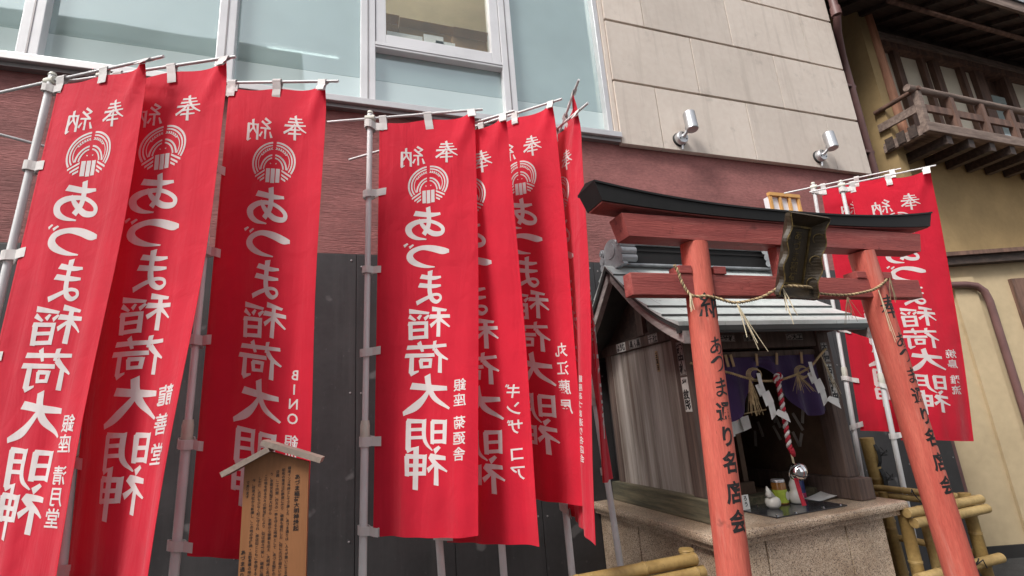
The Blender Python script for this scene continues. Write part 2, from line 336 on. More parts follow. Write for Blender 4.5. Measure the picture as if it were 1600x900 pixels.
def put_glyph(bm, ch, cx, cy, sx, sy, off=0.0, rot=0):
    """adds one glyph centred at cx,cy in flat space (x right, y up)"""
    vs, fs = glyph(ch, off); ca, sa = math.cos(rot), math.sin(rot)
    V = [bm.verts.new((cx+(x*sx)*ca-(y*sy)*sa, cy+(x*sx)*sa+(y*sy)*ca, 0)) for x, y in vs]
    for f in fs:
        try: bm.faces.new([V[i] for i in f])
        except ValueError: pass
def column(bm, text, cx, top, size, step, off=0.0, wide=1.0):
    y = top
    for ch in text:
        if ch != ' ':
            put_glyph(bm, ch, cx, y-step/2, size*wide, size, off)
            y -= step
        else: y -= step*.5
def cut(bm, axis, vals):
    for c in vals:
        p = Vector((0, 0, 0)); p[axis] = c; n = Vector((0, 0, 0)); n[axis] = 1
        bmesh.ops.bisect_plane(bm, geom=bm.verts[:]+bm.edges[:]+bm.faces[:], plane_co=p, plane_no=n)
def crom(pts, n=7):
    """Catmull-Rom through (x,y,w)"""
    if len(pts) < 3:
        a, b = pts; return [tuple(a[k]+(b[k]-a[k])*t/n for k in range(3)) for t in range(n+1)]
    P = [tuple(2*pts[0][k]-pts[1][k] for k in range(3))]+list(pts)+[tuple(2*pts[-1][k]-pts[-2][k] for k in range(3))]
    out = []
    for i in range(1, len(P)-2):
        for t in range(n):
            u = t/n
            out.append(tuple(.5*((2*P[i][k])+(P[i+1][k]-P[i-1][k])*u+(2*P[i-1][k]-5*P[i][k]+4*P[i+1][k]-P[i+2][k])*u*u+(3*P[i][k]-P[i-1][k]-3*P[i+1][k]+P[i+2][k])*u**3) for k in range(3)))
    out.append(tuple(pts[-1])); return out
a_, b_ = .14, .11
BRUSH = {
 'あ': [[(.16, .27, .07), (.42, .25, .13), (.80, .15, .15)], [(.47, .0, .12), (.45, .32, .12), (.47, .60, .12), (.58, .84, .13)], [(.70, .36, .06), (.58, .60, .11), (.36, .84, .14), (.14, .88, .13), (.10, .74, .10), (.24, .56, .09), (.48, .43, .10), (.76, .44, .14), (.94, .58, .17), (.92, .78, .15), (.76, .93, .10), (.52, 1.0, .03)]],
 'づ': [[(.0, .45, .10), (.14, .40, .20), (.40, .22, .19), (.66, .14, .14), (.88, .26, .16), (.94, .48, .19), (.84, .70, .17), (.62, .88, .11), (.36, .97, .03)], [(.86, -.02, .05), (.95, .09, .08)], [(.99, -.08, .05), (1.07, .02, .08)]],
 'ま': [[(.12, .24, .07), (.40, .23, .13), (.84, .14, .15)], [(.12, .50, .07), (.40, .48, .13), (.90, .40, .15)], [(.52, .0, .16), (.54, .30, .13), (.54, .62, .14), (.46, .86, .14), (.28, .97, .12), (.13, .90, .09), (.18, .78, .08), (.40, .74, .10), (.68, .82, .12), (.98, .94, .14)]],
 '稲': [[(.44, .0, .13), (.08, .14, .06)], [(.0, .36, .09), (.50, .25, .12)], [(.27, .1, .11), (.28, .98, .12)], [(.27, .36, .10), (.0, .72, .04)], [(.30, .40, .07), (.48, .58, .11)], [(.96, .0, .13), (.52, .13, .06)], [(.52, .20, .06), (.62, .32, .10)], [(.70, .17, .06), (.76, .29, .10)], [(.96, .18, .11), (.82, .34, .05)],
        [(.58, .42, .10), (.58, .98, .11)], [(.56, .46, .09), (.98, .42, .10)], [(.93, .40, .12), (.92, .98, .11)], [(.60, .68, .08), (.92, .67, .08)], [(.58, .93, .09), (.93, .92, .09)]],
 '荷': [[(.04, .19, .08), (.96, .11, .11)], [(.33, .0, .10), (.36, .29, .08)], [(.70, -.02, .11), (.62, .28, .07)], [(.32, .28, .12), (.20, .46, .10), (.0, .64, .04)], [(.19, .46, .10), (.19, 1.0, .12)], [(.34, .43, .09), (1.0, .36, .11)], [(.43, .54, .09), (.45, .80, .09)], [(.42, .57, .08), (.68, .54, .09)], [(.66, .53, .10), (.64, .80, .08)], [(.44, .77, .07), (.66, .76, .07)], [(.85, .38, .11), (.86, .92, .13)], [(.88, .95, .12), (.70, .88, .04)]],
 '大': [[(.06, .42, .10), (.40, .36, .14), (.88, .24, .16)], [(.54, -.02, .16), (.50, .30, .15), (.36, .64, .13), (.0, .98, .05)], [(.48, .36, .08), (.62, .62, .14), (.80, .84, .19), (1.06, 1.0, .10)]],
 '明': [[(.06, .12, .12), (.07, .82, .11)], [(.04, .17, .09), (.40, .12, .11)], [(.37, .10, .13), (.37, .80, .11)], [(.08, .46, .08), (.36, .44, .08)], [(.07, .75, .09), (.37, .73, .09)], [(.58, .04, .12), (.58, .52, .11), (.52, .78, .09), (.36, 1.0, .03)], [(.57, .09, .09), (.96, .03, .12)], [(.92, .02, .14), (.92, .92, .15)], [(.95, .95, .12), (.74, .88, .04)], [(.60, .33, .08), (.90, .31, .08)], [(.60, .58, .08), (.90, .56, .08)]],
 '神': [[(.18, -.02, .08), (.30, .10, .13)], [(.04, .30, .09), (.40, .22, .13)], [(.42, .21, .12), (.26, .44, .11), (.0, .66, .04)], [(.25, .44, .11), (.25, 1.0, .13)], [(.30, .44, .07), (.46, .60, .12)], [(.54, .18, .12), (.55, .72, .11)], [(.52, .23, .09), (.96, .17, .11)], [(.93, .16, .13), (.92, .72, .11)], [(.56, .46, .08), (.92, .43, .08)], [(.55, .68, .09), (.92, .66, .09)], [(.73, -.06, .13), (.74, 1.10, .13)]],
 '奉': [[(.20, .15, .06), (.78, .08, .11)], [(.14, .30, .06), (.84, .23, .11)], [(.02, .46, .07), (.98, .38, .12)], [(.52, -.04, .12), (.46, .24, .12), (.30, .52, .10), (.0, .76, .05)], [(.52, .34, .07), (.70, .54, .12), (1.0, .72, .13)], [(.28, .62, .06), (.70, .59, .09)], [(.22, .80, .07), (.80, .75, .10)], [(.50, .48, .10), (.50, 1.04, .13)]],
 '納': [[(.30, .0, .12), (.06, .20, .09)], [(.08, .20, .08), (.28, .28, .08)], [(.42, .12, .11), (.10, .46, .09)], [(.06, .48, .09), (.46, .42, .09)], [(.26, .44, .10), (.26, .72, .10)], [(.08, .62, .06), (.0, .88, .12)], [(.25, .70, .07), (.26, .92, .11)], [(.38, .60, .06), (.48, .80, .12)], [(.58, .24, .11), (.57, .96, .12)], [(.56, .28, .09), (.98, .22, .11)], [(.94, .20, .13), (.94, .96, .14)], [(.97, .98, .11), (.82, .90, .04)], [(.77, .02, .12), (.75, .36, .11), (.60, .70, .05)], [(.74, .38, .06), (.90, .62, .12)]],
}
def brush(bm, ch, x0, y0, w, h, k=1.0, jit=0):
    """one brush glyph in flat space; box x0..x0+w, y0 top (y up); strokes sit a hair above each other"""
    for si, st in enumerate(BRUSH[ch]):
        pts = crom(st); Lr = []; Rr = []
        for i, (x, y, ww) in enumerate(pts):
            p = pts[max(i-1, 0)]; q = pts[min(i+1, len(pts)-1)]
            dx, dy = (q[0]-p[0])*w, (q[1]-p[1])*h; d = math.hypot(dx, dy) or 1
            nx, ny = -dy/d, dx/d; hw = max(ww, .02)*k*(w+h)/4
            sl = 0
            if i == 0: sl = -.35*hw
            if i == len(pts)-1: sl = .3*hw
            X, Y = x0+x*w, y0-y*h
            tx, ty = dx/d, -dy/d
            Lr.append((X+nx*hw+tx*sl, Y-ny*hw+ty*sl, si)); Rr.append((X-nx*hw-tx*sl*.3, Y+ny*hw-ty*sl*.3, si))
        A = [bm.verts.new((p[0], p[1], p[2]*.00006)) for p in Lr]; B = [bm.verts.new((p[0], p[1], p[2]*.00006)) for p in Rr]
        for i in range(len(A)-1): bm.faces.new((A[i], B[i], B[i+1], A[i+1]))

# ------------------------------------------------------------------ STRUCTURE: ground
g = structure(bx('street', 'asphalt', None, -60, 60, -60, 60, -.3, 0))

# ------------------------------------------------------------------ shop building (the wall behind)
D = 3.1
sh = thing('shop_building', (0, D, 0), 'shop building with teal strip windows, beige stone slabs and a red plaster band', 'building')
bx('base_wall', 'charcoal', sh, -7, 4.90, D-.025, D+.25, 0, 2.535)
m = MB()
for i in range(22):
    x0 = -7+i*.5455
    m.box(x0+.002, x0+.5435, D-.033, D-.024, .02, 2.528, bev=.002)
wb = m.build('wall_boarding', 'charcoal2', sh)
m = MB()
for i in range(22):
    for zz in (2.47, 1.7, .9):
        for dx in (.03, .515): m.lathe([(.006, 0), (.006, .002), (.003, .0032)], (-7+i*.5455+dx, D-.0332, zz+random.uniform(-.02, .02)), 10, Matrix.Rotation(R(90), 3, 'X'))
m.build('fixing_screws', 'alu_dark', wb)['kind'] = 'stuff'
bx('plaster_band', 'red_plaster', sh, -7, 4.90, D, D+.25, 2.535, 3.57)
bx('rear_wall', 'room', sh, -7, 4.88, 6.6, 6.8, 0, 7.4)
bx('side_wall', 'stone', sh, 4.72, 4.895, D+.25, 6.6, 0, 7.4)
bx('room_floor', 'room', sh, -7, 4.72, D+.25, 6.6, 3.1, 3.4)
bx('room_ceiling', 'room', sh, -7, 4.72, D+.25, 6.6, 6.25, 6.45)
bx('stone_backing', 'joint', sh, 2.09, 4.86, D-.002, D+.25, 3.572, 7.4)
# stone slabs, real joints
zs = [3.52, 4.115, 4.715, 5.31, 5.91, 6.51, 7.2]
offs = [2.50, 2.0, 2.50, 1.985, 2.5, 1.99]
m = MB()
for i in range(6):
    xs = [2.10]+[x for x in [offs[i]+.974*k for k in range(5)] if 2.2 < x < 4.8]+[4.905]
    for a, b in zip(xs, xs[1:]):
        m.box(a+.0042, b-.0042, D-.052+random.uniform(-.002, .002), D+.03 if i else D-.004, zs[i]+.011, zs[i+1]-.011 if i < 5 else 7.2, bev=.003)
m.build('stone_slab_facing', 'stone', sh)
bx('slab_return', 'stone', sh, 2.062, 2.098, D-.04, D+.03, 3.60, 7.2)
sill = bx('window_sill', 'alu', sh, -7, 2.10, D-.075, D+.05, 3.572, 3.618, bev=.004)
bx('sill_drip', 'alu_dark', sill, -7, 2.10, D-.045, D+.05, 3.545, 3.570)
ML = [-4.6, -3.62, -2.65, -1.68, -.71, .16, 1.2, 2.035]
for i, x in enumerate(ML):
    w = .05 if i < 7 else .022
    b = bx('mullion', 'alu_white' if i != 7 else 'alu', sh, x-w, x+w, D-.03, D+.10, 3.62, 6.3, bev=.004)
    if i < 7: bx('mullion_groove', 'alu_dark', b, x-.004, x+.004, D-.033, D-.029, 3.63, 6.29)
for a, b in zip(ML, ML[1:]):
    x0, x1 = a+.05, b-.05 if b < 2 else b-.022
    if a == .16:
        bx('glass_pane', 'pane_pale', sh, x0, x1, D+.031, D+.037, 3.622, 3.845)
        bx('glass_pane', 'pane', sh, x0, x1, D+.031, D+.037, 3.847, 4.075)
        t = bx('transom', 'alu_white', sh, x0, x1, D-.028, D+.09, 4.076, 4.125, bev=.004)
        bx('transom_groove', 'alu_dark', t, x0, x1, D-.031, D-.027, 4.092, 4.097)
        sa = MB()
        sa.box(x0+.004, x0+.075, D-.022, D+.07, 4.128, 6.0, bev=.004).box(x1-.075, x1-.004, D-.022, D+.07, 4.128, 6.0, bev=.004).box(x0+.0755, x1-.0755, D-.022, D+.07, 4.128, 4.20, bev=.004).box(x0+.0755, x1-.0755, D-.022, D+.07, 5.93, 6.0, bev=.004)
        sash = sa.build('sash', 'alu_white', sh)
        bx('glass_pane', 'pane_clear', sash, x0+.07, x1-.07, D+.03, D+.036, 4.195, 5.94)
        bx('latch', 'rubber', sash, x0+.025, x0+.045, D-.034, D-.021, 4.56, 4.63, bev=.004)
        bx('glass_pane', 'pane', sh, x0, x1, D+.031, D+.037, 6.0, 6.25)
    else:
        bx('glass_pane', 'pane_pale', sh, x0, x1, D+.031, D+.037, 3.622, 3.845)
        bx('glass_pane', 'pane', sh, x0, x1, D+.031, D+.037, 3.847, 6.25)
bx('window_head', 'alu', sh, -7, 2.06, D-.02, D+.25, 6.3, 7.4)
bx('room_ledge', 'room', sh, .1, 1.3, D+.11, D+.40, 3.9, 4.14)
for x, y in ((-3.6, 3.8), (-1.2, 3.8), (.66, 3.8), (-.4, 4.9)):
    f = MB().box(*((x-.65, x+.65, y-.075, y+.075, 6.17, 6.245) if y < 4 else (x-.4, x+.4, y-.03, y+.03, 5.39, 5.42))).build('light_fitting', 'alu_white', sh)
    MB().tube([(x-.6, y, 6.14), (x+.6, y, 6.14)] if y < 4 else [(x-.35, y, 5.38), (x+.35, y, 5.38)], .018 if y < 4 else .008).build('fluorescent_tube', 'tube' if y < 4 else 'tube_dim', f)
# things seen in the open window
def carton(x0, x1, y0, y1, z0, z1, label, m='card'):
    b = thing('cardboard_box', ((x0+x1)/2, (y0+y1)/2, z0), label, 'box', 'boxes behind the window')
    MB().box(x0, x1, y0, y1, z0, z1, bev=.004).build('box_body', m, b)
    MB().box(x0+.002, x1-.002, y0-.004, y0-.0005, z0+(z1-z0)*.47, z0+(z1-z0)*.53).build('packing_tape', 'card2' if m == 'card' else 'card', b)
    MB().prism([(x0, y0+.001, z1), (x0, y0-.06, z1+.035), (x0, y0-.062, z1+.032), (x0, y0-.003, z1-.003)], (x1-x0, 0, 0)).build('flap', m, b)
carton(.40, .96, 3.28, 3.49, 4.142, 4.47, 'long brown cardboard box standing behind the clear window pane', 'card')
carton(.80, 1.08, 3.20, 3.265, 4.142, 4.40, 'small darker cardboard box at the right end behind the clear window pane', 'card2')
carton(.25, .40, 3.3, 3.46, 4.142, 4.50, 'grey-brown upright carton at the left end behind the clear window pane', 'card2')
for i, (x0, x1, z) in enumerate(((.30, .56, 4.29), (.57, .72, 4.32), (.66, .81, 4.28))):
    b = thing('paper_bundle', ((x0+x1)/2, 3.22, 4.142), ['wide white paper bundle leaning low in the window, left', 'pale paper bundle with a raised corner in the middle of the window', 'narrow grey paper bundle beside the small cardboard box in the window'][i], 'paper', 'papers behind the window')
    mm = MB()
    for k in range(4): mm.box(x0+.004*k, x1-.003*k, 3.165+.01*k, 3.173+.01*k, 4.142, z-.012*k+(.02 if k == 0 else 0))
    mm.build('sheets', 'paper', b)

# spotlights on the stone
def spot(x, z, label, aim):
    t = thing('wall_spotlight', (x, D-.053, z), label, 'spotlight', 'spotlights on the stone wall')
    ry = Matrix.Rotation(R(90), 3, 'X')
    MB().lathe([(.062, 0), (.062, .012), (.058, .016)], (x, D-.053, z), 28, ry).build('gasket', 'rubber', t, True, angle=40)
    p = MB().lathe([(.055, .0), (.055, .035), (.05, .042), (.02, .045)], (x, D-.069, z), 28, ry).build('mounting_plate', 'steel', t, True, angle=40)
    for k in range(3):
        an = R(90+120*k); MB().lathe([(.005, 0), (.005, .004)], (x+.036*math.cos(an), D-.112, z+.036*math.sin(an)), 8, ry).build('screw', 'rubber', p)
    e = Vector((x+.022, D-.165, z+.052))
    MB().tube([(x, D-.11, z), (x+.010, D-.14, z+.018), e], .014, 10).tube([e-Vector((.02, 0, .01)), e+Vector((.02, 0, .01))], .022, 12).build('arm', 'steel', t, True, angle=40)
    ax = Vector(aim).normalized(); rot = Vector((0, 0, 1)).rotation_difference(ax).to_matrix()
    c = e-ax*.03+Vector((.02, -.015, .0))
    MB().lathe([(.044, 0), (.049, .006), (.049, .165), (.045, .17), (.041, .171)], c, 32, rot).build('lamp_head', 'steel', t, True, angle=35)
    MB().tube([(x+.01, D-.075, z-.05), (x+.008, D-.07, z-.095)], .008, 8).build('cable_gland', 'steel', t)
spot(2.66, 3.625, 'silver cylinder spotlight on the stone wall nearest the strip window', (.03, .10, 1))
spot(4.22, 3.635, 'silver cylinder spotlight on the stone wall by its right end, farthest from the windows', (.04, .1, 1))

# building across the street, seen only as reflections in the panes and the bell
ob = thing('opposite_building', (-6, -9, 0), 'pale concrete building across the street, showing in the window reflections', 'building')
bx('wall', 'facade', ob, -15, -1.4, -15, -9, 0, 13)
bx('parapet', 'facade', ob, -15.1, -1.3, -15.1, -8.9, 13.001, 13.5)
for i in range(5):
    for k in range(3): bx('window', 'win_dark', ob, -14+i*2.5, -12.4+i*2.5, -9.04, -8.99, 4+k*3, 5.8+k*3)

# small wooden lantern on the wall above the shrine
t = thing('wall_lantern', (3.62, 3.0, 2.62), 'small orange wooden lantern with white panes, half hidden above the black torii beam', 'lantern')
fm = MB()
for x in (3.465, 3.57, 3.675, 3.78): fm.box(x-.011, x+.011, 2.985, 3.005, 2.66, 3.16)
fm.box(3.45, 3.795, 2.98, 3.01, 3.1605, 3.19).box(3.45, 3.795, 2.98, 3.01, 2.63, 2.6595)
fm.build('frame', 'lamp_wood', t)
bx('paper_pane', 'lamp_paper', t, 3.46, 3.785, 3.006, 3.06, 2.661, 3.159)

# ------------------------------------------------------------------ neighbouring wooden house
nh = thing('wooden_house', (5.75, 3.3, 0), 'old ochre plastered house with brown timber, a balcony and deep eaves', 'building')
bx('upper_wall', 'ochre', nh, 5.75, 10.5, 3.38, 6.5, 2.66, 4.25)
bx('corner_wall', 'ochre', nh, 5.75, 5.96, 3.38, 6.5, 4.2505, 6.2)
bx('corner_pilaster', 'ochre', nh, 5.75, 5.885, 3.27, 3.379, 2.7, 5.95)
bx('gable_wall', 'ochre', nh, 5.75, 5.96, 3.4, 6.5, 6.2005, 6.6)
bx('inner_wall', 'brown_wood', nh, 5.9605, 10.5, 3.52, 3.7, 4.2505, 6.1)
MB().tube([(5.985, 3.29, 4.2), (5.935, 3.29, 6.0)], .062, 16).build('corner_post', 'orange_wood', nh, True, angle=40)
x = 6.12
k = 0
for w, kind in ((.33, 'screen'), (.11, 'post'), (.40, 'screen'), (.07, 'post'), (.14, 'screen'), (.13, 'post'), (.42, 'screen'), (.09, 'post'), (.2, 'screen'), (.2, 'post'), (.45, 'glass'), (.15, 'post'), (.5, 'screen'), (.12, 'post'), (.5, 'screen'), (.1, 'post'), (.6, 'screen')):
    if kind == 'post': bx('upright', 'brown_wood', nh, x, x+w, 3.40, 3.519, 4.2505, 5.55)
    elif kind == 'glass': bx('window_pane', 'pane_pale', nh, x+.03, x+w-.03, 3.45, 3.46, 4.28, 5.25)
    else: bx('wall_panel', 'screen', nh, x, x+w, 3.46, 3.519, 4.2505, 5.55)
    x += w
bx('lintel', 'brown_wood', nh, 6.10, 10.5, 3.36, 3.519, 5.5505, 5.72)
bx('upper_panel', 'dark_wood', nh, 6.10, 10.5, 3.41, 3.519, 5.7205, 6.0)
# eaves: sloping boarded soffit with rafters
ev = MB().loft([[(5.0, 3.40, 5.90), (5.0, 2.55, 5.54), (5.0, 2.55, 5.58), (5.0, 3.40, 5.94)], [(10.8, 3.40, 5.90), (10.8, 2.55, 5.54), (10.8, 2.55, 5.58), (10.8, 3.40, 5.94)]]).build('eave', 'dark_wood', nh)
for i in range(16):
    x = 5.02+i*.38
    MB().loft([[(x, 3.40, 5.84), (x, 2.58, 5.493), (x, 2.58, 5.550), (x, 3.40, 5.897)], [(x+.05, 3.40, 5.84), (x+.05, 2.58, 5.493), (x+.05, 2.58, 5.550), (x+.05, 3.40, 5.897)]]).build('rafter', 'dark_wood', ev)
bx('fascia', 'weathered', ev, 5.0, 10.8, 2.52, 2.548, 5.51, 5.63)
MB().tube([(5.6, 2.85, 5.57), (10.5, 2.85, 5.57)], .028, 10).build('purlin', 'brown_wood', ev, True)
rf = MB().loft([[(4.98, 6.6, 8.0), (4.98, 2.5, 5.635), (4.98, 2.5, 5.72), (4.98, 6.6, 8.1)], [(10.9, 6.6, 8.0), (10.9, 2.5, 5.635), (10.9, 2.5, 5.72), (10.9, 6.6, 8.1)]]).build('roof', 'tile_grey', nh)
# scalloped trim under the soffit
m = MB()
for i in range(22): m.box(6.06+i*.2, 6.06+i*.2+.196, 3.33, 3.358, 5.62, 5.72, bev=.008)
m.build('scalloped_trim', 'weathered', nh)
# balcony
bal = bx('balcony', 'weathered', nh, 5.70, 10.4, 2.90, 2.965, 4.03, 4.14, bev=.006)
bx('balcony_floor', 'weathered', bal, 5.72, 10.4, 2.966, 3.36, 4.10, 4.135)
bx('end_beam', 'weathered', bal, 5.70, 5.76, 2.966, 3.36, 4.02, 4.0995)
for i in range(12): bx('joist', 'dark_wood', bal, 6.0+i*.36, 6.09+i*.36, 2.93, 3.37, 3.93, 4.029)
for i in range(3): bx('slat', 'dark_wood', bal, 5.685, 5.699, 3.0+i*.12, 3.08+i*.12, 4.03, 4.16)
MB().tube([(5.60, 2.93, 4.535), (10.4, 2.93, 4.535)], .036, 14).build('handrail', 'weathered', bal, True, angle=40)
MB().tube([(5.72, 2.88, 4.525), (5.72, 3.36, 4.525)], .026, 12).build('handrail', 'brown_wood', bal, True, angle=40)
bx('mid_rail', 'brown_wood', bal, 5.7605, 10.4, 2.915, 2.945, 4.28, 4.36)
bx('mid_rail', 'weathered', bal, 5.705, 5.735, 2.9655, 3.36, 4.28, 4.37)
for i in range(9):
    x = 5.70+i*.52
    bx('baluster', 'weathered' if i == 0 else 'brown_wood', bal, x, x+.06, 2.90, 2.96, 4.1405, 4.50)
# lower storey, turned a little towards the street
ang = R(-19); ux, uy = math.cos(ang), math.sin(ang)
def low(s, n, z): return Vector((5.32+ux*s+uy*n, 3.25+uy*s-ux*n, z))   # n: out of the wall towards the street
def lowbox(name, m, s0, s1, n0, n1, z0, z1, par): return MB().loft([[low(s0, n0, z0), low(s1, n0, z0), low(s1, n1, z0), low(s0, n1, z0)], [low(s0, n0, z1), low(s1, n0, z1), low(s1, n1, z1), low(s0, n1, z1)]]).build(name, m, par)
lowbox('lower_wall', 'cream', 0, 5, -1.2, 0, 0, 2.62, nh)
lowbox('wall_pilaster', 'cream', .40, .62, .0005, .03, 0, 2.50, nh)
lowbox('plinth', 'dark_gap', 0, 5, .0005, .02, 0, .10, nh)
lowbox('string_beam', 'dark_wood', -.02, 5, -.3, .10, 2.6205, 2.70, nh)
lowbox('ledge', 'brown_wood', -.05, 5, -.3, .14, 2.7005, 2.74, nh)
lowbox('shop_opening', 'brown_wood', .98, 2.6, .0005, .04, 1.6, 2.45, nh)
MB().tube([low(.28, .06, 2.43), low(.50, .06, 2.42), low(.60, .06, 2.40), low(.66, .06, 2.34), low(.68, .06, 2.24), low(.68, .06, .0)], .032, 14).build('drainpipe', 'pipe', nh, True, angle=40)
# downpipe on the shop's right end
MB().tube([(4.945, 3.0, 7.3), (4.95, 3.0, 5.42)], .04, 14).tube([(4.95, 3.0, 5.46), (4.95, 3.0, 5.36)], .05, 14).tube([(4.95, 3.0, 5.36), (5.02, 3.08, 5.22), (5.22, 3.22, 5.08), (5.27, 3.25, 4.98), (5.27, 3.25, .0)], .038, 14).build('drainpipe', 'pipe', sh, True, angle=40)
m = MB()
for z in (4.7, 3.9, 2.9): m.box(4.9055, 5.31, 3.22, 3.28, z, z+.03)
m.build('pipe_bracket', 'pipe', sh)
ag = bx('fence_board', 'dark_gap', None, 4.91, 5.30, 3.42, 3.46, 0, 6.0)
tag(ag, 'black board closing the narrow gap between the two buildings', 'board')

# ------------------------------------------------------------------ nobori banners
GL = []   # (glyph, u centre (from pole side), v top, half-width in u, v height)
MAIN = [('あ', .49, .252, .29, .085), ('づ', .505, .349, .30, .064), ('ま', .525, .420, .20, .082), ('稲', .515, .515, .30, .070), ('荷', .50, .593, .30, .074), ('大', .515, .671, .305, .078), ('明', .505, .763, .295, .068), ('神', .50, .826, .30, .074)]
def emblem(bm, cx, cy, r):
    def arc(rx, ry, w, a0, a1, oy=0, n=22):
        A = []; B = []
        for i in range(n+1):
            t = R(a0+(a1-a0)*i/n)
            A.append(bm.verts.new((cx+r*(rx+w/2)*math.sin(t), cy+r*(oy+(ry+w/2)*math.cos(t)), 0))); B.append(bm.verts.new((cx+r*(rx-w/2)*math.sin(t), cy+r*(oy+(ry-w/2)*math.cos(t)), 0)))
        for i in range(n): bm.faces.new((A[i], B[i], B[i+1], A[i+1]))
    def poly(pts): bm.faces.new([bm.verts.new((cx+r*x, cy+r*y, 0)) for x, y in pts])
    def leaf(x, y, an, l, w):
        c, s_ = math.cos(an), math.sin(an); poly([(x+c*p*l-s_*q*w, y+s_*p*l+c*q*w) for p, q in ((0, 0), (.35, .5), (1, 0), (.35, -.5))])
    for sg in (1, -1):
        arc(.95, .95, .085, sg*5, sg*124); arc(.815, .815, .065, sg*6, sg*124)
        arc(.56, .70, .075, sg*7, sg*88, -.36); arc(.42, .54, .065, sg*9, sg*88, -.34)
        arc(.69, .69, .035, sg*58, sg*121)
        for k in range(6):
            a = R(sg*(14+k*9)); x, y = .66*math.sin(a), .66*math.cos(a)
            tang = math.pi-a if sg > 0 else -a
            base = math.atan2(math.sin(a), math.cos(a))
            dirx = math.atan2(math.sin(base)*sg, -math.cos(base)*1) if False else math.atan2(.66*math.sin(abs(a)), -sg*.66*math.cos(a))
            leaf(x, y, dirx+sg*.5, .13, .06); leaf(x, y, dirx-sg*.5, .13, .06)
        for k, (p, q) in enumerate((((.80, -.66), (.36, -.38)), ((.68, -.78), (.36, -.56)), ((.56, -.86), (.36, -.73)))):
            w = .045; poly([(sg*p[0], p[1]-w), (sg*p[0], p[1]+w), (sg*q[0], q[1]+w), (sg*q[0], q[1]-w)])
        poly([(sg*.08, -.07), (sg*.13, -.03), (sg*.15, -.07), (sg*.11, -.10)])
    for xx in (-.21, 0, .21): poly([(xx-.085, -.97+.12*abs(xx)), (xx+.085, -.97+.12*abs(xx)), (xx+.085, -.30), (xx-.085, -.30)])

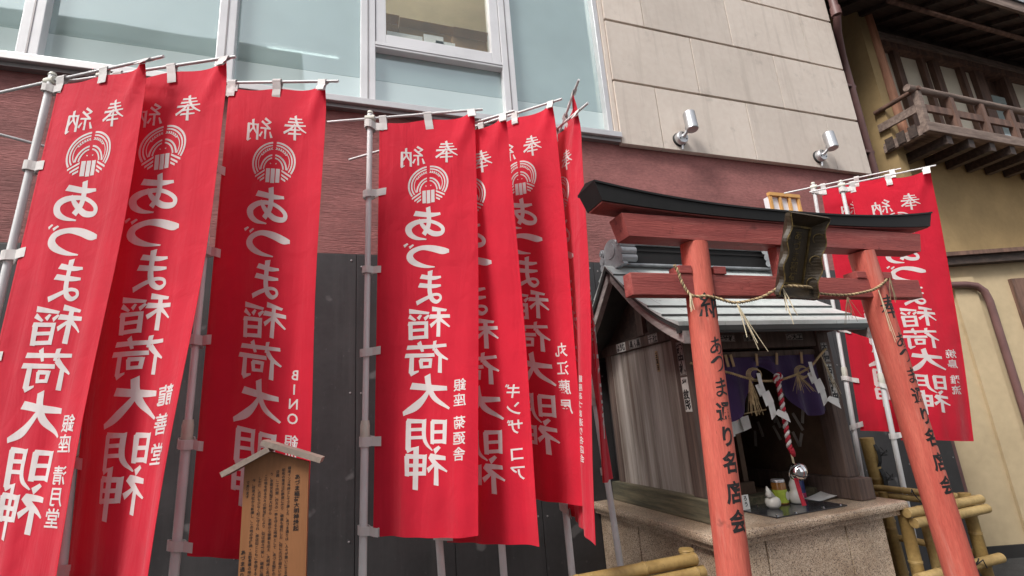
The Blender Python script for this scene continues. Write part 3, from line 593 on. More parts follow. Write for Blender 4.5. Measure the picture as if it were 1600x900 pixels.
BN = {}
def banner(key, p, sponsor, label, seed, ext=.2, end=.53, small=.048, swv=None, amp=1.3, curl=0.0, spv=.70, spu=.835, step=1.12, wide=1.15):
    tx, ty, tz, lx, ly, yaw, dy, tilt, Wd, L = p
    rnd = random.Random(seed); ph = [rnd.uniform(0, 6.28) for _ in range(8)]
    top = Vector((tx, ty, tz)); dn = Vector((lx, ly, -1)); foot = top+dn*tz
    t = thing('nobori_banner', foot, label, 'banner', 'red nobori banners on white poles')
    def pole(v): return top+dn*(L*v)
    def e(v):
        y = yaw+dy*max(0, min(v, 1.1)); return Vector((math.cos(y), math.sin(y), tilt))
    def nrm(v):
        y = yaw+dy*v; return Vector((math.sin(y), -math.cos(y), 0))
    def surf(u, v):
        a = min(1, v*5)
        rip = amp*(.010*math.sin(5.2*u+2.0*v+ph[0])*(.25+v)+.006*math.sin(11*u-3*v+ph[1])*a*(.4+.6*v)+.0035*math.sin(23*u+5*v+ph[2])*a*v+.004*math.sin(9*v+ph[3])*u)
        rip += .010*math.exp(-((u-1+v*2.6)/.10)**2)*math.exp(-v*9)*amp      # pull crease from the free top corner
        rip += .007*math.exp(-((u-.95+v*1.2)/.05)**2)*math.exp(-v*7)*amp
        rip *= min(1, u*6+.15)
        sag = .010*math.sin(math.pi*min(1, max(0, u))*2)**2*max(0, 1-v*8)
        low_ = .012*math.sin(3.0*u+ph[4])*max(0, v-.7)/.3
        return pole(v+.03/L)+e(v)*(.045+Wd*u)+nrm(v)*(rip+curl*u*u*v)-Vector((0, 0, sag+low_*u))
    fab = MB().grid(surf, 40, 140).build('cloth', 'red_cloth', t, True, fixn=False)
    # lettering printed through: shown on both faces
    bm = bmesh.new()
    bw, bh = Wd, L
    def flat_u(u): return -u*bw      # flat space x runs towards the pole, as the print reads from its front
    for ch, uc, v0, hw, hv in MAIN:
        brush(bm, ch, flat_u(uc)-hw*bw*.70, -v0*bh, hw*bw*1.40, hv*bh, 1.0)
    hd = bmesh.new(); sb = bmesh.new()
    brush(hd, '奉', flat_u(.70)-.050, -.072*bh, .100, .108, .85); brush(hd, '納', flat_u(.345)-.054, -.078*bh, .108, .104, .80)
    if sponsor:
        y = -spv*bh
        for ch in sponsor:
            if ch == ' ': y -= small*.55; continue
            if ch == '|': continue
            put_glyph(sb, ch, flat_u(spu), y, small*wide*(1.0 if ord(ch) > 255 else .98), small*(1.0 if ord(ch) > 255 else .98), .014)
            y -= small*step
    for q in (bm, hd, sb): cut(q, 1, [-(.06+.02*k)*bh for k in range(48)])
    cut(sb, 0, [-(.5+.03*k)*bw for k in range(17)])
    em = bmesh.new(); emblem(em, flat_u(.508), -.190*bh, .094); cut(em, 1, [-.19*bh+.03*k for k in range(-3, 4)])
    def place(b, name):
        out = bmesh.new()
        for sgn in (1, -1):
            mp = {}
            for v in b.verts:
                u, vv = -v.co.x/bw, -v.co.y/bh
                P = surf(u, vv); du = surf(u+.01, vv)-surf(u-.01, vv); dv = surf(u, vv+.005)-surf(u, vv-.005)
                n = du.cross(dv).normalized()
                mp[v] = out.verts.new(P+n*sgn*(.0011+v.co.z))
            for f in b.faces:
                try: out.faces.new([mp[v] for v in (f.verts if sgn > 0 else reversed(f.verts))])
                except ValueError: pass
        b.free(); M_ = MB(); M_.bm.free(); M_.bm = out
        return M_.build(name, 'white_print', fab, True, fixn=False)
    place(bm, 'lettering'); place(hd, 'dedication'); place(em, 'emblem')
    if sponsor: place(sb, 'donor_name')
    # hem
    def hem(u, k): return surf(u, .985+.015*k)+nrm(1)*.0009
    MB().grid(hem, 40, 2).build('hem', 'red_cloth', fab, True, fixn=False)
    for u0, u1 in ((.0, .022), (.978, 1.0)):
        MB().grid(lambda a, v, u0=u0, u1=u1: surf(u0+(u1-u0)*a, v)+nrm(v)*.0009, 2, 140).build('side_hem', 'red_cloth', fab, True, fixn=False)
    # pole: thick lower and thin upper tube
    zj = L*.80
    pl = MB().tube([top+dn*(-.025), top+dn*zj], .0125, 14).tube([top+dn*zj, foot], .0155, 14).build('pole', 'pole', t, True, angle=40)
    MB().tube([top+dn*(zj-.05), top+dn*(zj-.03), top+dn*(zj+.03), top+dn*(zj+.035)], [.016, .019, .019, .016], 14).build('pole_joint', 'pole_joint', pl, True, angle=40)
    MB().tube([top+dn*(-.026), top+dn*(-.038)], [.015, .011], 14).build('pole_cap', 'pole_joint', pl, True, angle=40)
    e0 = e(0)
    rod = MB().tube([top-e0*ext, top+e0*end], .0058, 10).build('crossbar', 'pole', t, True, angle=40)
    MB().tube([top-e0*.022, top+e0*.022], .016, 12).build('crossbar_clip', 'pole_joint', rod, True, angle=40)
    # loops over the crossbar
    def strap(c, axis, to, n, length, width, rr, tl):
        """loop of tape: c on the rod, axis along rod, to = direction to the cloth"""
        length *= rnd.uniform(.82, 1.15); width *= rnd.uniform(.9, 1.1); n = (n+axis*rnd.uniform(-.25, .25)).normalized(); rr = rr*rnd.uniform(1.0, 1.35)
        pr = [(length, .0035), (length*.7, .0035+rnd.uniform(0, .004)), (length*.4, .004)]+[(rr*math.cos(R(a)), rr*math.sin(R(a))) for a in range(60, 301, 24)]+[(length*.4, -.004), (length*.7, -.0035-rnd.uniform(0, .004)), (length, -.0035)]
        Lp = [c+axis*(-width/2)+to*a+n*b+axis*tl*a for a, b in pr]; Rp = [c+axis*(width/2)+to*a+n*b+axis*tl*a for a, b in pr]
        q = [((a+.0012 if abs(b) < .004 else a*1.14), b*1.14) for a, b in pr]
        L2 = [c+axis*(-width/2)+to*a+n*b+axis*tl*a for a, b in q]; R2 = [c+axis*(width/2)+to*a+n*b+axis*tl*a for a, b in q]
        M_ = MB(); M_.strip(Lp, Rp); M_.strip(L2, R2); M_.strip(Lp, L2); M_.strip(Rp, R2)
        return M_.build('loop', 'strap', t)
    dz = Vector((0, 0, -1))
    for u in (.035, .5, .965):
        strap(top+e0*(.045+Wd*u), e0.normalized(), (surf(u, .0)-(top+e0*(.045+Wd*u))).normalized(), nrm(0), .075, .034, .0085, rnd.uniform(-.15, .15))
    for v in (.005, .2, .4, .6, .8, .985):
        y = e(v); strap(pole(v+.03/L), -dn.normalized(), (y-dn*rnd.uniform(-.3, .1)).normalized(), nrm(v), .075, .034, .019, rnd.uniform(-.2, .2))
    return t
F = {'b1': (-1.092, 2.169, 2.907, -.014, -.046, -.541, .006, -.029, .431, 1.784), 'b2': (-.890, 2.088, 2.905, .041, .011, -.386, -.423, .049, .459, 1.77),
     'b3': (-.499, 2.122, 2.966, -.009, .008, -.441, -.061, -.142, .436, 1.809), 'b4': (.121, 2.145, 2.894, -.014, .019, -.327, -.362, .02, .447, 1.776),
     'b5': (.312, 2.188, 2.821, .048, .027, -.606, -.349, .066, .445, 1.774), 'b6': (.659, 2.304, 3.018, .007, -.019, -.851, -.256, -.083, .44, 1.803),
     'b7': (.980, 2.303, 2.906, -.011, -.055, -1.389, -.374, -.054, .43, 1.811), 'b8': (1.163, 2.343, 2.998, .043, -.017, -1.756, -.284, .061, .413, 1.788),
     'b9': (3.403, 2.546, 3.02, -.029, .049, -.951, .62, -.075, .45, 1.759), 'b10': (3.421, 2.349, 2.941, -.015, .035, -.914, .489, -.058, .447, 1.742)}
banner('b1', F['b1'], '銀座 清月堂', 'leftmost red banner, its pole running down the left edge of the photo', 1, ext=.28, small=.056, spv=.725, step=1.05)
banner('b2', F['b2'], '龍善堂', 'red banner between the leftmost one and the dark one behind the notice board', 2, small=.066, spv=.71, step=1.30, wide=1.3, spu=.82)
banner('b3', F['b3'], 'BINO 銀座', 'dark red shaded banner directly behind the wooden notice board', 3, small=.050, spv=.655, step=1.0)
banner('b4', F['b4'], '銀座 菊廼舎', 'front banner of the middle group, its whole text and pole in view', 4, small=.050, spv=.700, step=1.12)
banner('b5', F['b5'], 'ギンザ コア', 'second banner of the middle group, half covered by the front one, reaching lowest', 5, ext=.34, small=.060, spv=.69)
banner('b6', F['b6'], '丸江藤屋', 'third banner of the middle group, its pole bare below the hem', 6, ext=.04, small=.062, spv=.665, step=1.25)
banner('b7', F['b7'], '銀座あづま通り名店会', 'narrow edge-on banner ending in a pointed corner left of the shrine', 7, small=.03, spv=.68, ext=.05)
banner('b8', F['b8'], '', 'rearmost edge-on banner of the middle group, its slanting pole beside the shrine wall', 8, ext=.1)
banner('b9', F['b9'], '', 'banner behind the gate, largely hidden by its neighbour and the right pillar', 9)
banner('b10', F['b10'], '焼鳥 雅流', 'banner right of the gate, hanging against the ochre house wall', 10, small=.058, spv=.69)
ct = MB().tube([(-2.1, 2.55, 3.02), (-1.02, 2.30, 2.66)], .006, 8).build('stay_rod', 'pole', None, True)
tag(ct, 'thin white rod slanting behind the top of the leftmost banner pole', 'rod')

# ------------------------------------------------------------------ torii gate
to = thing('torii_gate', (1.88, 1.6, 0), 'weathered red wooden torii gate with a black capped top beam', 'gate')
def pill(v0, v1): return lambda z: Vector((v0+(v1-v0)*(2.13-z)/1.4, 1.6, z))
PL = pill(1.381, 1.302); PR = pill(2.345, 2.447)
def prad(z): return .0545+.004*(2.1-z)/1.4
for nm, fn, head in (('left', PL, '納'), ('right', PR, '奉')):
    zz = [2.13-.1*k for k in range(22)]
    p = MB().tube([fn(z) for z in zz]+[fn(0)], [prad(z) for z in zz]+[prad(0)], 40).build('pillar', 'torii', to, True, angle=50)
    bx('footing', 'granite', p, fn(0).x-.13, fn(0).x+.13, 1.47, 1.73, 0, .12, bev=.015)
    bm = bmesh.new(); SZ = .082
    brush(bm, head, -.045, 1.908, .09, .10, 1.0)
    for ch, z in zip('あづま通り名店会', (1.703, 1.636, 1.547, 1.457, 1.372, 1.282, 1.182, 1.088)):
        if ch in BRUSH: brush(bm, ch, -.029, z+.033, .058, .066, .9)
        else: put_glyph(bm, ch, 0, z, SZ*.80, SZ*.94, .032)
    cut(bm, 0, [-.045+.009*k for k in range(11)])
    out = bmesh.new(); mp = {}
    for v in bm.verts:
        r = prad(v.co.y); th = v.co.x/r; c = fn(v.co.y)
        mp[v] = out.verts.new(c+Vector((math.sin(th)*(r+.0007+v.co.z), -math.cos(th)*(r+.0007+v.co.z), 0)))
    for f in bm.faces:
        try: out.faces.new([mp[v] for v in f.verts])
        except ValueError: pass
    bm.free(); M_ = MB(); M_.bm.free(); M_.bm = out; M_.build('lettering', 'ink', p, fixn=False)
# tie beam through the pillars with wedges
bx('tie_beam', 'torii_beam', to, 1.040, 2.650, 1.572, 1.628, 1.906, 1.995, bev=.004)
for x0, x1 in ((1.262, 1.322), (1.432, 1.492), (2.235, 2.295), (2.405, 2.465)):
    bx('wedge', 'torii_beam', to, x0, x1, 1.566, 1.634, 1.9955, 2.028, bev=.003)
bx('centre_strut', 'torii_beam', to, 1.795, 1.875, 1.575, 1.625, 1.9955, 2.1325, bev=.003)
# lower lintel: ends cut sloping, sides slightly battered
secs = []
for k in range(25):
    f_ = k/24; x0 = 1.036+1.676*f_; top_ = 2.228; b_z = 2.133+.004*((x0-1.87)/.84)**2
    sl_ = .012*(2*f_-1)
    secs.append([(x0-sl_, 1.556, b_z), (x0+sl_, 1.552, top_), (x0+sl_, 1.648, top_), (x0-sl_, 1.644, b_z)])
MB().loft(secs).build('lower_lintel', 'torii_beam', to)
# upper lintel with upturned ends, red underside, black sheet-metal cap
def up_(x): return .0+abs((x-1.87)/.95)**2.4
secs = []; caps = []
for k in range(33):
    f_ = k/32; x0 = .925+1.88*f_; q = up_(x0); b_z = 2.2285+.034*q; t_z = 2.284+.062*q; sl_ = .013*(2*f_-1)
    secs.append([(x0-sl_*1.3, 1.546, b_z+.001), (x0-sl_, 1.543, b_z+.02), (x0-sl_, 1.659, b_z+.02), (x0-sl_*1.3, 1.656, b_z+.001)])
    caps.append([(x0-sl_, 1.537, b_z+.006), (x0+sl_, 1.532, t_z-.009), (x0+sl_*1.3, 1.526, t_z-.008), (x0+sl_*1.3, 1.526, t_z), (x0+sl_*1.3, 1.60, t_z+.02), (x0+sl_*1.3, 1.674, t_z), (x0+sl_*1.3, 1.674, t_z-.008), (x0+sl_, 1.668, t_z-.009), (x0-sl_, 1.663, b_z+.006)])
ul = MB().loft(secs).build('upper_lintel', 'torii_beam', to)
MB().loft(caps).build('black_cap', 'black_metal', ul)

# name plaque, tilted forward
pq = thing('name_plaque', (1.745, 1.52, 1.92), 'dark carved wooden plaque with faded gold characters, hung tilted from the gate beams', 'plaque')
rt = Matrix.Rotation(R(21), 3, 'X') @ Matrix.Rotation(R(3), 3, 'Y'); pv = Vector((1.745, 1.515, 1.895))
def pqp(x, y, z): return pv+rt @ Vector((x, y, z))
def pqbox(name, m, x0, x1, y0, y1, z0, z1, par):
    return MB().loft([[pqp(x0, y0, z0), pqp(x1, y0, z0), pqp(x1, y1, z0), pqp(x0, y1, z0)], [pqp(x0, y0, z1), pqp(x1, y0, z1), pqp(x1, y1, z1), pqp(x0, y1, z1)]]).build(name, m, par)
pqbox('panel', 'gaku', -.062, .062, .002, .02, .045, .285, pq)
def wav(s, z): return s*(.108+.008*math.sin(z*60+1)-.008)
for s in (-1, 1):
    pts = [.0+.0125*k for k in range(27)]
    M_ = MB(); A = [pqp(s*.062, .0, z) for z in pts]; B = [pqp(wav(s, z), -.045, z) for z in pts]
    A2 = [pqp(s*.062, .021, z) for z in pts]; B2 = [pqp(wav(s, z)+s*.006, -.030, z) for z in pts]
    M_.strip(A, B).strip(A2, B2).strip(B, B2).strip(A, A2)
    fr = M_.build('side_wing', 'gaku', pq)
    MB().tube([pqp(wav(s, z)-s*.004, -.046, z) for z in pts], .0022, 6).build('gilt_edge', 'old_gold', fr)
    for zc in (.06, .15, .24):
        MB().tube([pqp(s*(.078+.016*math.cos(a)), -.016-.024*(.5+.5*math.cos(a)), zc+.02*math.sin(a)) for a in [R(20*k) for k in range(2, 13)]], .0022, 6).build('gilt_scroll', 'old_gold', fr)
M_ = MB(); M_.loft([[pqp(-.062, .0, .285), pqp(.062, .0, .285), pqp(.062, .02, .285), pqp(-.062, .02, .285)], [pqp(-.105, -.05, .325), pqp(.105, -.05, .325), pqp(.105, -.03, .332), pqp(-.105, -.03, .332)]]).build('top_wing', 'gaku', pq)
M_ = MB(); M_.loft([[pqp(-.105, -.045, -.005), pqp(.105, -.045, -.005), pqp(.105, -.03, -.012), pqp(-.105, -.03, -.012)], [pqp(-.062, .0, .045), pqp(.062, .0, .045), pqp(.062, .02, .045), pqp(-.062, .02, .045)]]).build('bottom_wing', 'gaku', pq)
M_ = MB()
for x0, x1, z0, z1 in ((-.062, -.055, .045, .285), (.055, .062, .045, .285), (-.0549, .0549, .277, .285), (-.0549, .0549, .045, .053)):
    M_.loft([[pqp(x0, -.004, z0), pqp(x1, -.004, z0), pqp(x1, .004, z0), pqp(x0, .004, z0)], [pqp(x0, -.004, z1), pqp(x1, -.004, z1), pqp(x1, .004, z1), pqp(x0, .004, z1)]])
M_.build('inner_frame', 'old_gold', pq)
bm = bmesh.new(); column(bm, 'あづま稲荷', 0, .268, .042, .0425, .012)
for v in bm.verts: v.co = pqp(v.co.x, -.0005+.0, v.co.y)
M_ = MB(); M_.bm.free(); M_.bm = bm; M_.build('lettering', 'old_gold', pq, fixn=False)

# ropes
def twist(pts, r, pitch, m1, m2, name, parent, n=6):
    P = [Vector(p) for p in pts]
    dense = []
    for i in range(len(P)-1):
        p0 = P[max(i-1, 0)]; p1 = P[i]; p2 = P[i+1]; p3 = P[min(i+2, len(P)-1)]
        st = max(3, int((p2-p1).length/(pitch/7)))
        for k in range(st):
            u = k/st; dense.append(.5*((2*p1)+(p2-p0)*u+(2*p0-5*p1+4*p2-p3)*u*u+(3*p1-p0-3*p2+p3)*u**3))
    dense.append(P[-1])
    outs = []
    for s, m_ in ((0, m1), (math.pi, m2)):
        d = 0; q = []
        for i, p in enumerate(dense):
            if i: d += (p-dense[i-1]).length
            tg = (dense[min(i+1, len(dense)-1)]-dense[max(i-1, 0)]).normalized()
            a = tg.cross(Vector((.3, -1, .2))).normalized(); b = tg.cross(a)
            an = s+2*math.pi*d/pitch; q.append(p+(a*math.cos(an)+b*math.sin(an))*r*.55)
        outs.append(MB().tube(q, r*.62, n).build(name, m_, parent, True, fixn=False))
    return outs
def straws(origin, n, length, spread, name, parent, m='straw_pale', rad=.0013, seed=1, lean=(0, 0)):
    rr = random.Random(seed); M_ = MB()
    for k in range(n):
        a = Vector((rr.uniform(-spread, spread)+lean[0], rr.uniform(-spread, spread)*.5+lean[1], -1)); l = length*rr.uniform(.55, 1)
        o_ = Vector(origin); M_.tube([o_, o_+a*l*.4+Vector((rr.uniform(-.004, .004), 0, 0)), o_+a*l], [rad*1.2, rad, rad*.7], 5)
    return M_.build(name, m, parent)
rp = thing('straw_rope', (1.85, 1.52, 1.9), 'twisted straw rope strung across the gate from pillar to pillar below the plaque', 'rope')
twist([(1.225, 1.545, 2.02), (1.238, 1.545, 1.99), (1.25, 1.55, 1.955), (1.272, 1.545, 1.905), (1.30, 1.538, 1.893), (1.34, 1.533, 1.893), (1.40, 1.545, 1.888), (1.475, 1.535, 1.868), (1.56, 1.53, 1.878), (1.62, 1.53, 1.893), (1.67, 1.475, 1.92), (1.745, 1.45, 1.915), (1.82, 1.475, 1.918), (1.90, 1.52, 1.908), (2.076, 1.53, 1.903), (2.22, 1.53, 1.921), (2.31, 1.54, 1.945), (2.40, 1.552, 1.985)], .0058, .024, 'straw', 'straw_dark', 'rope_strand', rp)
straws((1.268, 1.535, 1.905), 9, .075, .25, 'tassel', rp, seed=3, lean=(-.05, 0)); straws((1.475, 1.525, 1.862), 5, .20, .30, 'tassel', rp, seed=5, lean=(.35, 0), rad=.002)
straws((1.67, 1.475, 1.915), 6, .15, .35, 'tassel', rp, seed=8, lean=(.30, 0), rad=.0018); straws((2.09, 1.53, 1.898), 11, .13, .45, 'tassel', rp, 'straw_dark', seed=9, rad=.001)
straws((2.40, 1.538, 1.99), 7, .12, .25, 'tassel', rp, 'straw_dark', seed=11, rad=.002); straws((2.30, 1.535, 1.93), 3, .28, .10, 'tassel', rp, seed=12, lean=(.12, 0), rad=.0014)

# ------------------------------------------------------------------ shrine
pe = thing('stone_pedestal', (2.12, 2.5, 0), 'speckled granite pedestal carrying the small wooden shrine', 'pedestal')
bx('top_slab', 'granite', pe, 1.51, 2.74, 1.95, 3.06, .900, .94, bev=.014)
bx('under_slab', 'granite', pe, 1.535, 2.70, 1.975, 3.06, .872, .8995, bev=.004)
m = MB()
for a, b in ((1.57, 1.838), (1.846, 2.335), (2.343, 2.60)): m.box(a, b, 2.0, 2.04, 0, .8715, bev=.003)
for a, b in ((2.0405, 2.167), (2.175, 2.627), (2.635, 3.06)): m.box(1.57, 1.61, a, b, 0, .8715, bev=.003); m.box(2.56, 2.60, a, b, 0, .8715, bev=.003)
m.build('facing_slabs', 'granite', pe); bx('core', 'dark_gap', pe, 1.605, 2.565, 2.035, 3.05, 0, .87)

sr = thing('small_shrine', (2.12, 2.5, .94), 'small weathered wooden shrine with a pale metal gable roof', 'shrine')
XL, XR = 1.70, 2.62; YF, YB = 2.16, 2.95
# side walls: boards
def boards(x, nm):
    M_ = MB(); y = YF+.06; i = 0
    while y < YB-.05:
        w = [.085, .12, .10, .14, .09, .13, .12][i % 7]; y2 = min(y+w, YB-.04)
        M_.box(x-.009-random.uniform(0, .003), x+.009, y+.0008, y2-.0008, 1.05, 1.83); y = y2; i += 1
    return M_.build(nm, 'grey_wood', sr)
boards(XL, 'side_wall'); boards(XR, 'side_wall')
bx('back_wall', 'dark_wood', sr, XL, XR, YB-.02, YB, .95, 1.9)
for x, mt in ((XL, 'old_wood'), (XR, 'old_wood')):
    bx('front_post', mt, sr, x-.045, x+.045, YF-.04, YF+.055, 1.0505, 1.90, bev=.006)
    bx('rear_post', mt, sr, x-.02, x+.03, YB-.045, YB+.02, 1.0505, 1.90, bev=.006)
    bx('ground_sill', 'mossy_wood' if x == XL else 'old_wood', sr, x-.055, x+.05, YF-.10, YB+.06, .941, 1.05, bev=.008)
bx('threshold', 'mossy_wood', sr, XL+.051, XR-.051, YF+.16, YF+.24, .941, .985, bev=.005)
sb = [bx('wall_plate', 'old_wood', sr, x-.03, x+.03, YF-.10, YB+.08, 1.832, 1.893, bev=.006) for x in (XL, XR)]
bx('front_beam', 'old_wood', sr, XL+.046, XR-.046, YF-.03, YF+.04, 1.76, 1.86, bev=.006)
bx('curtain_rail', 'old_wood', sr, XL+.046, XR-.046, YF-.01, YF+.02, 1.715, 1.745, bev=.004)
bx('inner_shade_board', 'stair_wood', sr, XL+.010, XL+.016, YF+.06, YB-.03, 1.05, 1.83); bx('inner_shade_board', 'stair_wood', sr, XR-.016, XR-.010, YF+.06, YB-.03, 1.05, 1.83)  # boards added to darken the inside: interior shade put into their brown
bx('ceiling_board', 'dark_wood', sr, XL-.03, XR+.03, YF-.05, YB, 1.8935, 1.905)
# gable ends
for x in (XL-.01, XR+.01):
    MB().prism([(x, 2.05, 1.894), (x, 2.95, 1.894), (x, 2.49, 2.22)], (.012, 0, 0)).build('gable_panel', 'dark_wood', sr)
    bx('king_post', 'old_wood', sr, x-.03, x+.04, 2.46, 2.52, 1.895, 2.2)
# roof
prof = [(2.49, 2.318), (2.394, 2.221), (2.296, 2.119), (2.159, 2.005), (2.02, 1.912), (1.90, 1.850)]
def rprof(s):
    """s 0..1 down the front slope -> (y,z)"""
    L_ = [0]
    for a, b in zip(prof, prof[1:]): L_.append(L_[-1]+math.dist(a, b))
    d = s*L_[-1]
    for i in range(len(prof)-1):
        if d <= L_[i+1]+1e-9:
            u = (d-L_[i])/(L_[i+1]-L_[i]); return (prof[i][0]+(prof[i+1][0]-prof[i][0])*u, prof[i][1]+(prof[i+1][1]-prof[i][1])*u)
def rsm(s):
    a = [rprof(max(0, min(1, s+d))) for d in (-.06, 0, .06)]
    return (sum(p[0] for p in a)/3, sum(p[1] for p in a)/3) if .06 < s < .94 else rprof(s)
RX0, RX1 = 1.475, 2.745
def slope(sign):
    M_ = MB(); nr = 6
    for r in range(nr):
        s0, s1 = r/nr, (r+1)/nr
        ss = [s0+(s1-s0)*k/5 for k in range(6)]
        top_, bot = [], []
        for i, s in enumerate(ss):
            y, z = rsm(s); y = y if sign > 0 else 4.98-y
            lift = .002+.014*(s-s0)/(s1-s0)
            top_.append((y, z+lift)); bot.append((y, z-.004))
        n = 7
        for c in range(n):
            st = (r % 2)*.5
            xa = RX0+(RX1-RX0)*max(0, (c-st)/n) if c else RX0; xb = RX0+(RX1-RX0)*min(1, (c+1-st)/n)
            if c == n-1: xb = RX1
            poly = top_+bot[::-1]
            M_.loft([[(xa+.0016, y, z) for y, z in poly], [(xb-.0016, y, z) for y, z in poly]])
    return M_
rfo = slope(1).build('roof_front', 'copper_roof', sr)
rre = slope(-1).build('roof_rear', 'copper_roof', sr)
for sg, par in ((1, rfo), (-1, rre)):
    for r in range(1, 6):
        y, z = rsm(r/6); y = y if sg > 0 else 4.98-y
        MB().box(RX0+.001, RX1-.001, y-.0035, y+.0035, z+.005, z+.0135).build('lap_shade_strip', 'roof_edge', par)  # added dark strip: the shadow under each lap lip, put into colour
# soffit + eave edge + barge boards
def under(sign, d0, d1, x0, x1, s0=0, s1=1):
    M_ = MB(); pts = [s0+(s1-s0)*k/12 for k in range(13)]
    secs = []
    for s in pts:
        y, z = rsm(s); y = y if sign > 0 else 4.98-y
        secs.append([(x0, y, z-d0), (x1, y, z-d0), (x1, y, z-d1), (x0, y, z-d1)])
    return M_.loft(secs)
for sg in (1, -1):
    under(sg, .0055, .028, RX0+.006, RX1-.006).build('roof_boarding', 'roof_edge', sr)
    for x0 in (RX0+.02, RX1-.055):
        under(sg, .0285, .088, x0, x0+.035, .03, 1.0).build('barge_board', 'grey_wood_h', sr)
    y = 1.905 if sg > 0 else 4.98-1.905
    bx('eave_board', 'roof_edge', sr, RX0+.004, RX1-.004, min(y, y+.02*sg), max(y, y+.02*sg), 1.812, 1.8445)
m = MB()
for i in range(13):
    x = RX0+.10+i*.088
    for k in range(1): m.loft([[(x, 1.935, 1.815), (x+.022, 1.935, 1.815), (x+.022, 1.935, 1.838), (x, 1.935, 1.838)], [(x, 2.2, 1.985), (x+.022, 2.2, 1.985), (x+.022, 2.2, 2.005), (x, 2.2, 2.005)]])
m.build('eave_rafters', 'dark_wood', sr)['kind'] = 'stuff'
# ridge box and end ornaments
rg = bx('ridge', 'black_metal', sr, 1.562, 2.683, 2.445, 2.535, 2.325, 2.435)
bx('ridge_cap', 'tile_grey', rg, 1.56, 2.685, 2.425, 2.555, 2.436, 2.45, bev=.004)
bx('ridge_flashing', 'tile_grey', rg, 1.56, 2.685, 2.43, 2.55, 2.31, 2.322, bev=.004)
bx('ridge_moulding', 'black_metal', rg, 1.562, 2.683, 2.438, 2.542, 2.40, 2.412)
def ornament(x, d):
    """crested end tile: a rounded face plate and three rolls on either side"""
    pts = []
    for k in range(25):
        a = R(-20+220*k/24); pts.append((x, 2.49+.085*math.cos(a), 2.405+.075*math.sin(a)))
    pts += [(x, 2.385, 2.34), (x, 2.36, 2.295), (x, 2.62, 2.295), (x, 2.595, 2.34)]
    o_ = MB().prism(pts, (.028*d, 0, 0)).build('ridge_ornament', 'tile_grey', sr)
    MB().prism([(x-.004*d, 2.49+.052*math.cos(R(a)), 2.41+.048*math.sin(R(a))) for a in range(0, 360, 15)], (.0035*d, 0, 0)).build('boss', 'tile_grey', o_)
    for s in (-1, 1):
        for k, (dy, z, r) in enumerate(((.10, 2.425, .026), (.108, 2.378, .024), (.11, 2.335, .022))):
            y = 2.49+s*dy
            MB().tube([(x-.005*d, y, z), (x+.095*d, y, z)], r, 20).build('scroll_roll', 'tile_grey', o_, True, angle=40)
            if k == 0: MB().tube([(x-.008*d, y+.016*(1-j/30)*math.cos(j*.42), z+.016*(1-j/30)*math.sin(j*.42)) for j in range(26)], .003, 6).build('scroll_face', 'tile_grey', o_)
ornament(1.53, 1); ornament(2.715, -1)
# paper votive stickers (each a part)
def sticker(pts_fn, w, h, text, m, ink='ink', vertical=False, off=.03, border=0):
    """pts_fn(x,y,d) maps flat sticker space to the surface"""
    M_ = MB(); M_.loft([[pts_fn(-w/2, -h/2, 0), pts_fn(w/2, -h/2, 0), pts_fn(w/2, h/2, 0), pts_fn(-w/2, h/2, 0)], [pts_fn(-w/2, -h/2, .0012), pts_fn(w/2, -h/2, .0012), pts_fn(w/2, h/2, .0012), pts_fn(-w/2, h/2, .0012)]])
    s_ = M_.build('paper_sticker', m, sr)
    bm = bmesh.new(); n = len(text)
    if border:
        for (x0, x1, y0, y1) in ((-w/2+border, w/2-border, h/2-2*border, h/2-border), (-w/2+border, w/2-border, -h/2+border, -h/2+2*border), (-w/2+border, -w/2+2*border, -h/2+2*border, h/2-2*border), (w/2-2*border, w/2-border, -h/2+2*border, h/2-2*border)):
            bm.faces.new([bm.verts.new((x, y, 0)) for x, y in ((x0, y0), (x1, y0), (x1, y1), (x0, y1))])
    for i, ch in enumerate(text):
        if vertical: st = (h*.9)/n; put_glyph(bm, ch, 0, h*.45-st*(i+.5), w*.86, st*.98, off)
        else: st = (w*.92)/n; put_glyph(bm, ch, -w*.46+st*(i+.5), 0, st*.98, h*.86, off)
    for v in bm.verts: v.co = pts_fn(v.co.x, v.co.y, .0018)
    M2 = MB(); M2.bm.free(); M2.bm = bm; M2.build('lettering', ink, s_, fixn=False)
    return s_
def onleft(x, y0, z0): return lambda a, b, d: Vector((x-d, y0-a, z0+b))
def onfront(y, x0, z0): return lambda a, b, d: Vector((x0+a, y-d, z0+b))
XS = XL-.0305
sticker(onleft(XS, 2.735, 1.8625), .105, .054, 'ようむ', 'sticker_w', off=.05)
sticker(onleft(XS, 2.575, 1.8625), .125, .052, '黒ん黒', 'sticker_g', off=.03, border=.002)
sticker(onleft(XS, 2.39, 1.8625), .09, .05, '千社', 'sticker_g', off=.02, border=.002)
sticker(onleft(XL-.0135, 2.40, 1.735), .022, .115, '玉真流', 'sticker_y', vertical=True)
sticker(onleft(XL-.0455, 2.15, 1.72), .05, .17, '講中札', 'sticker_g', vertical=True, off=.05, border=.002)
sticker(onleft(XL-.0455, 2.15, 1.54), .05, .17, '半紋彫', 'sticker_w', vertical=True, off=.05)
sticker(onleft(XL-.0105, 2.52, 1.985), .06, .07, '木', 'sticker_g', off=.04, border=.002)
for z, tx in ((1.72, '大江戸'), (1.60, '古札'), (1.50, '講中')):
    sticker(onfront(YF-.0405, XR-.005, z), .046, .11, tx, 'sticker_g' if z > 1.7 else 'sticker_w', vertical=True, off=.06, border=.002)
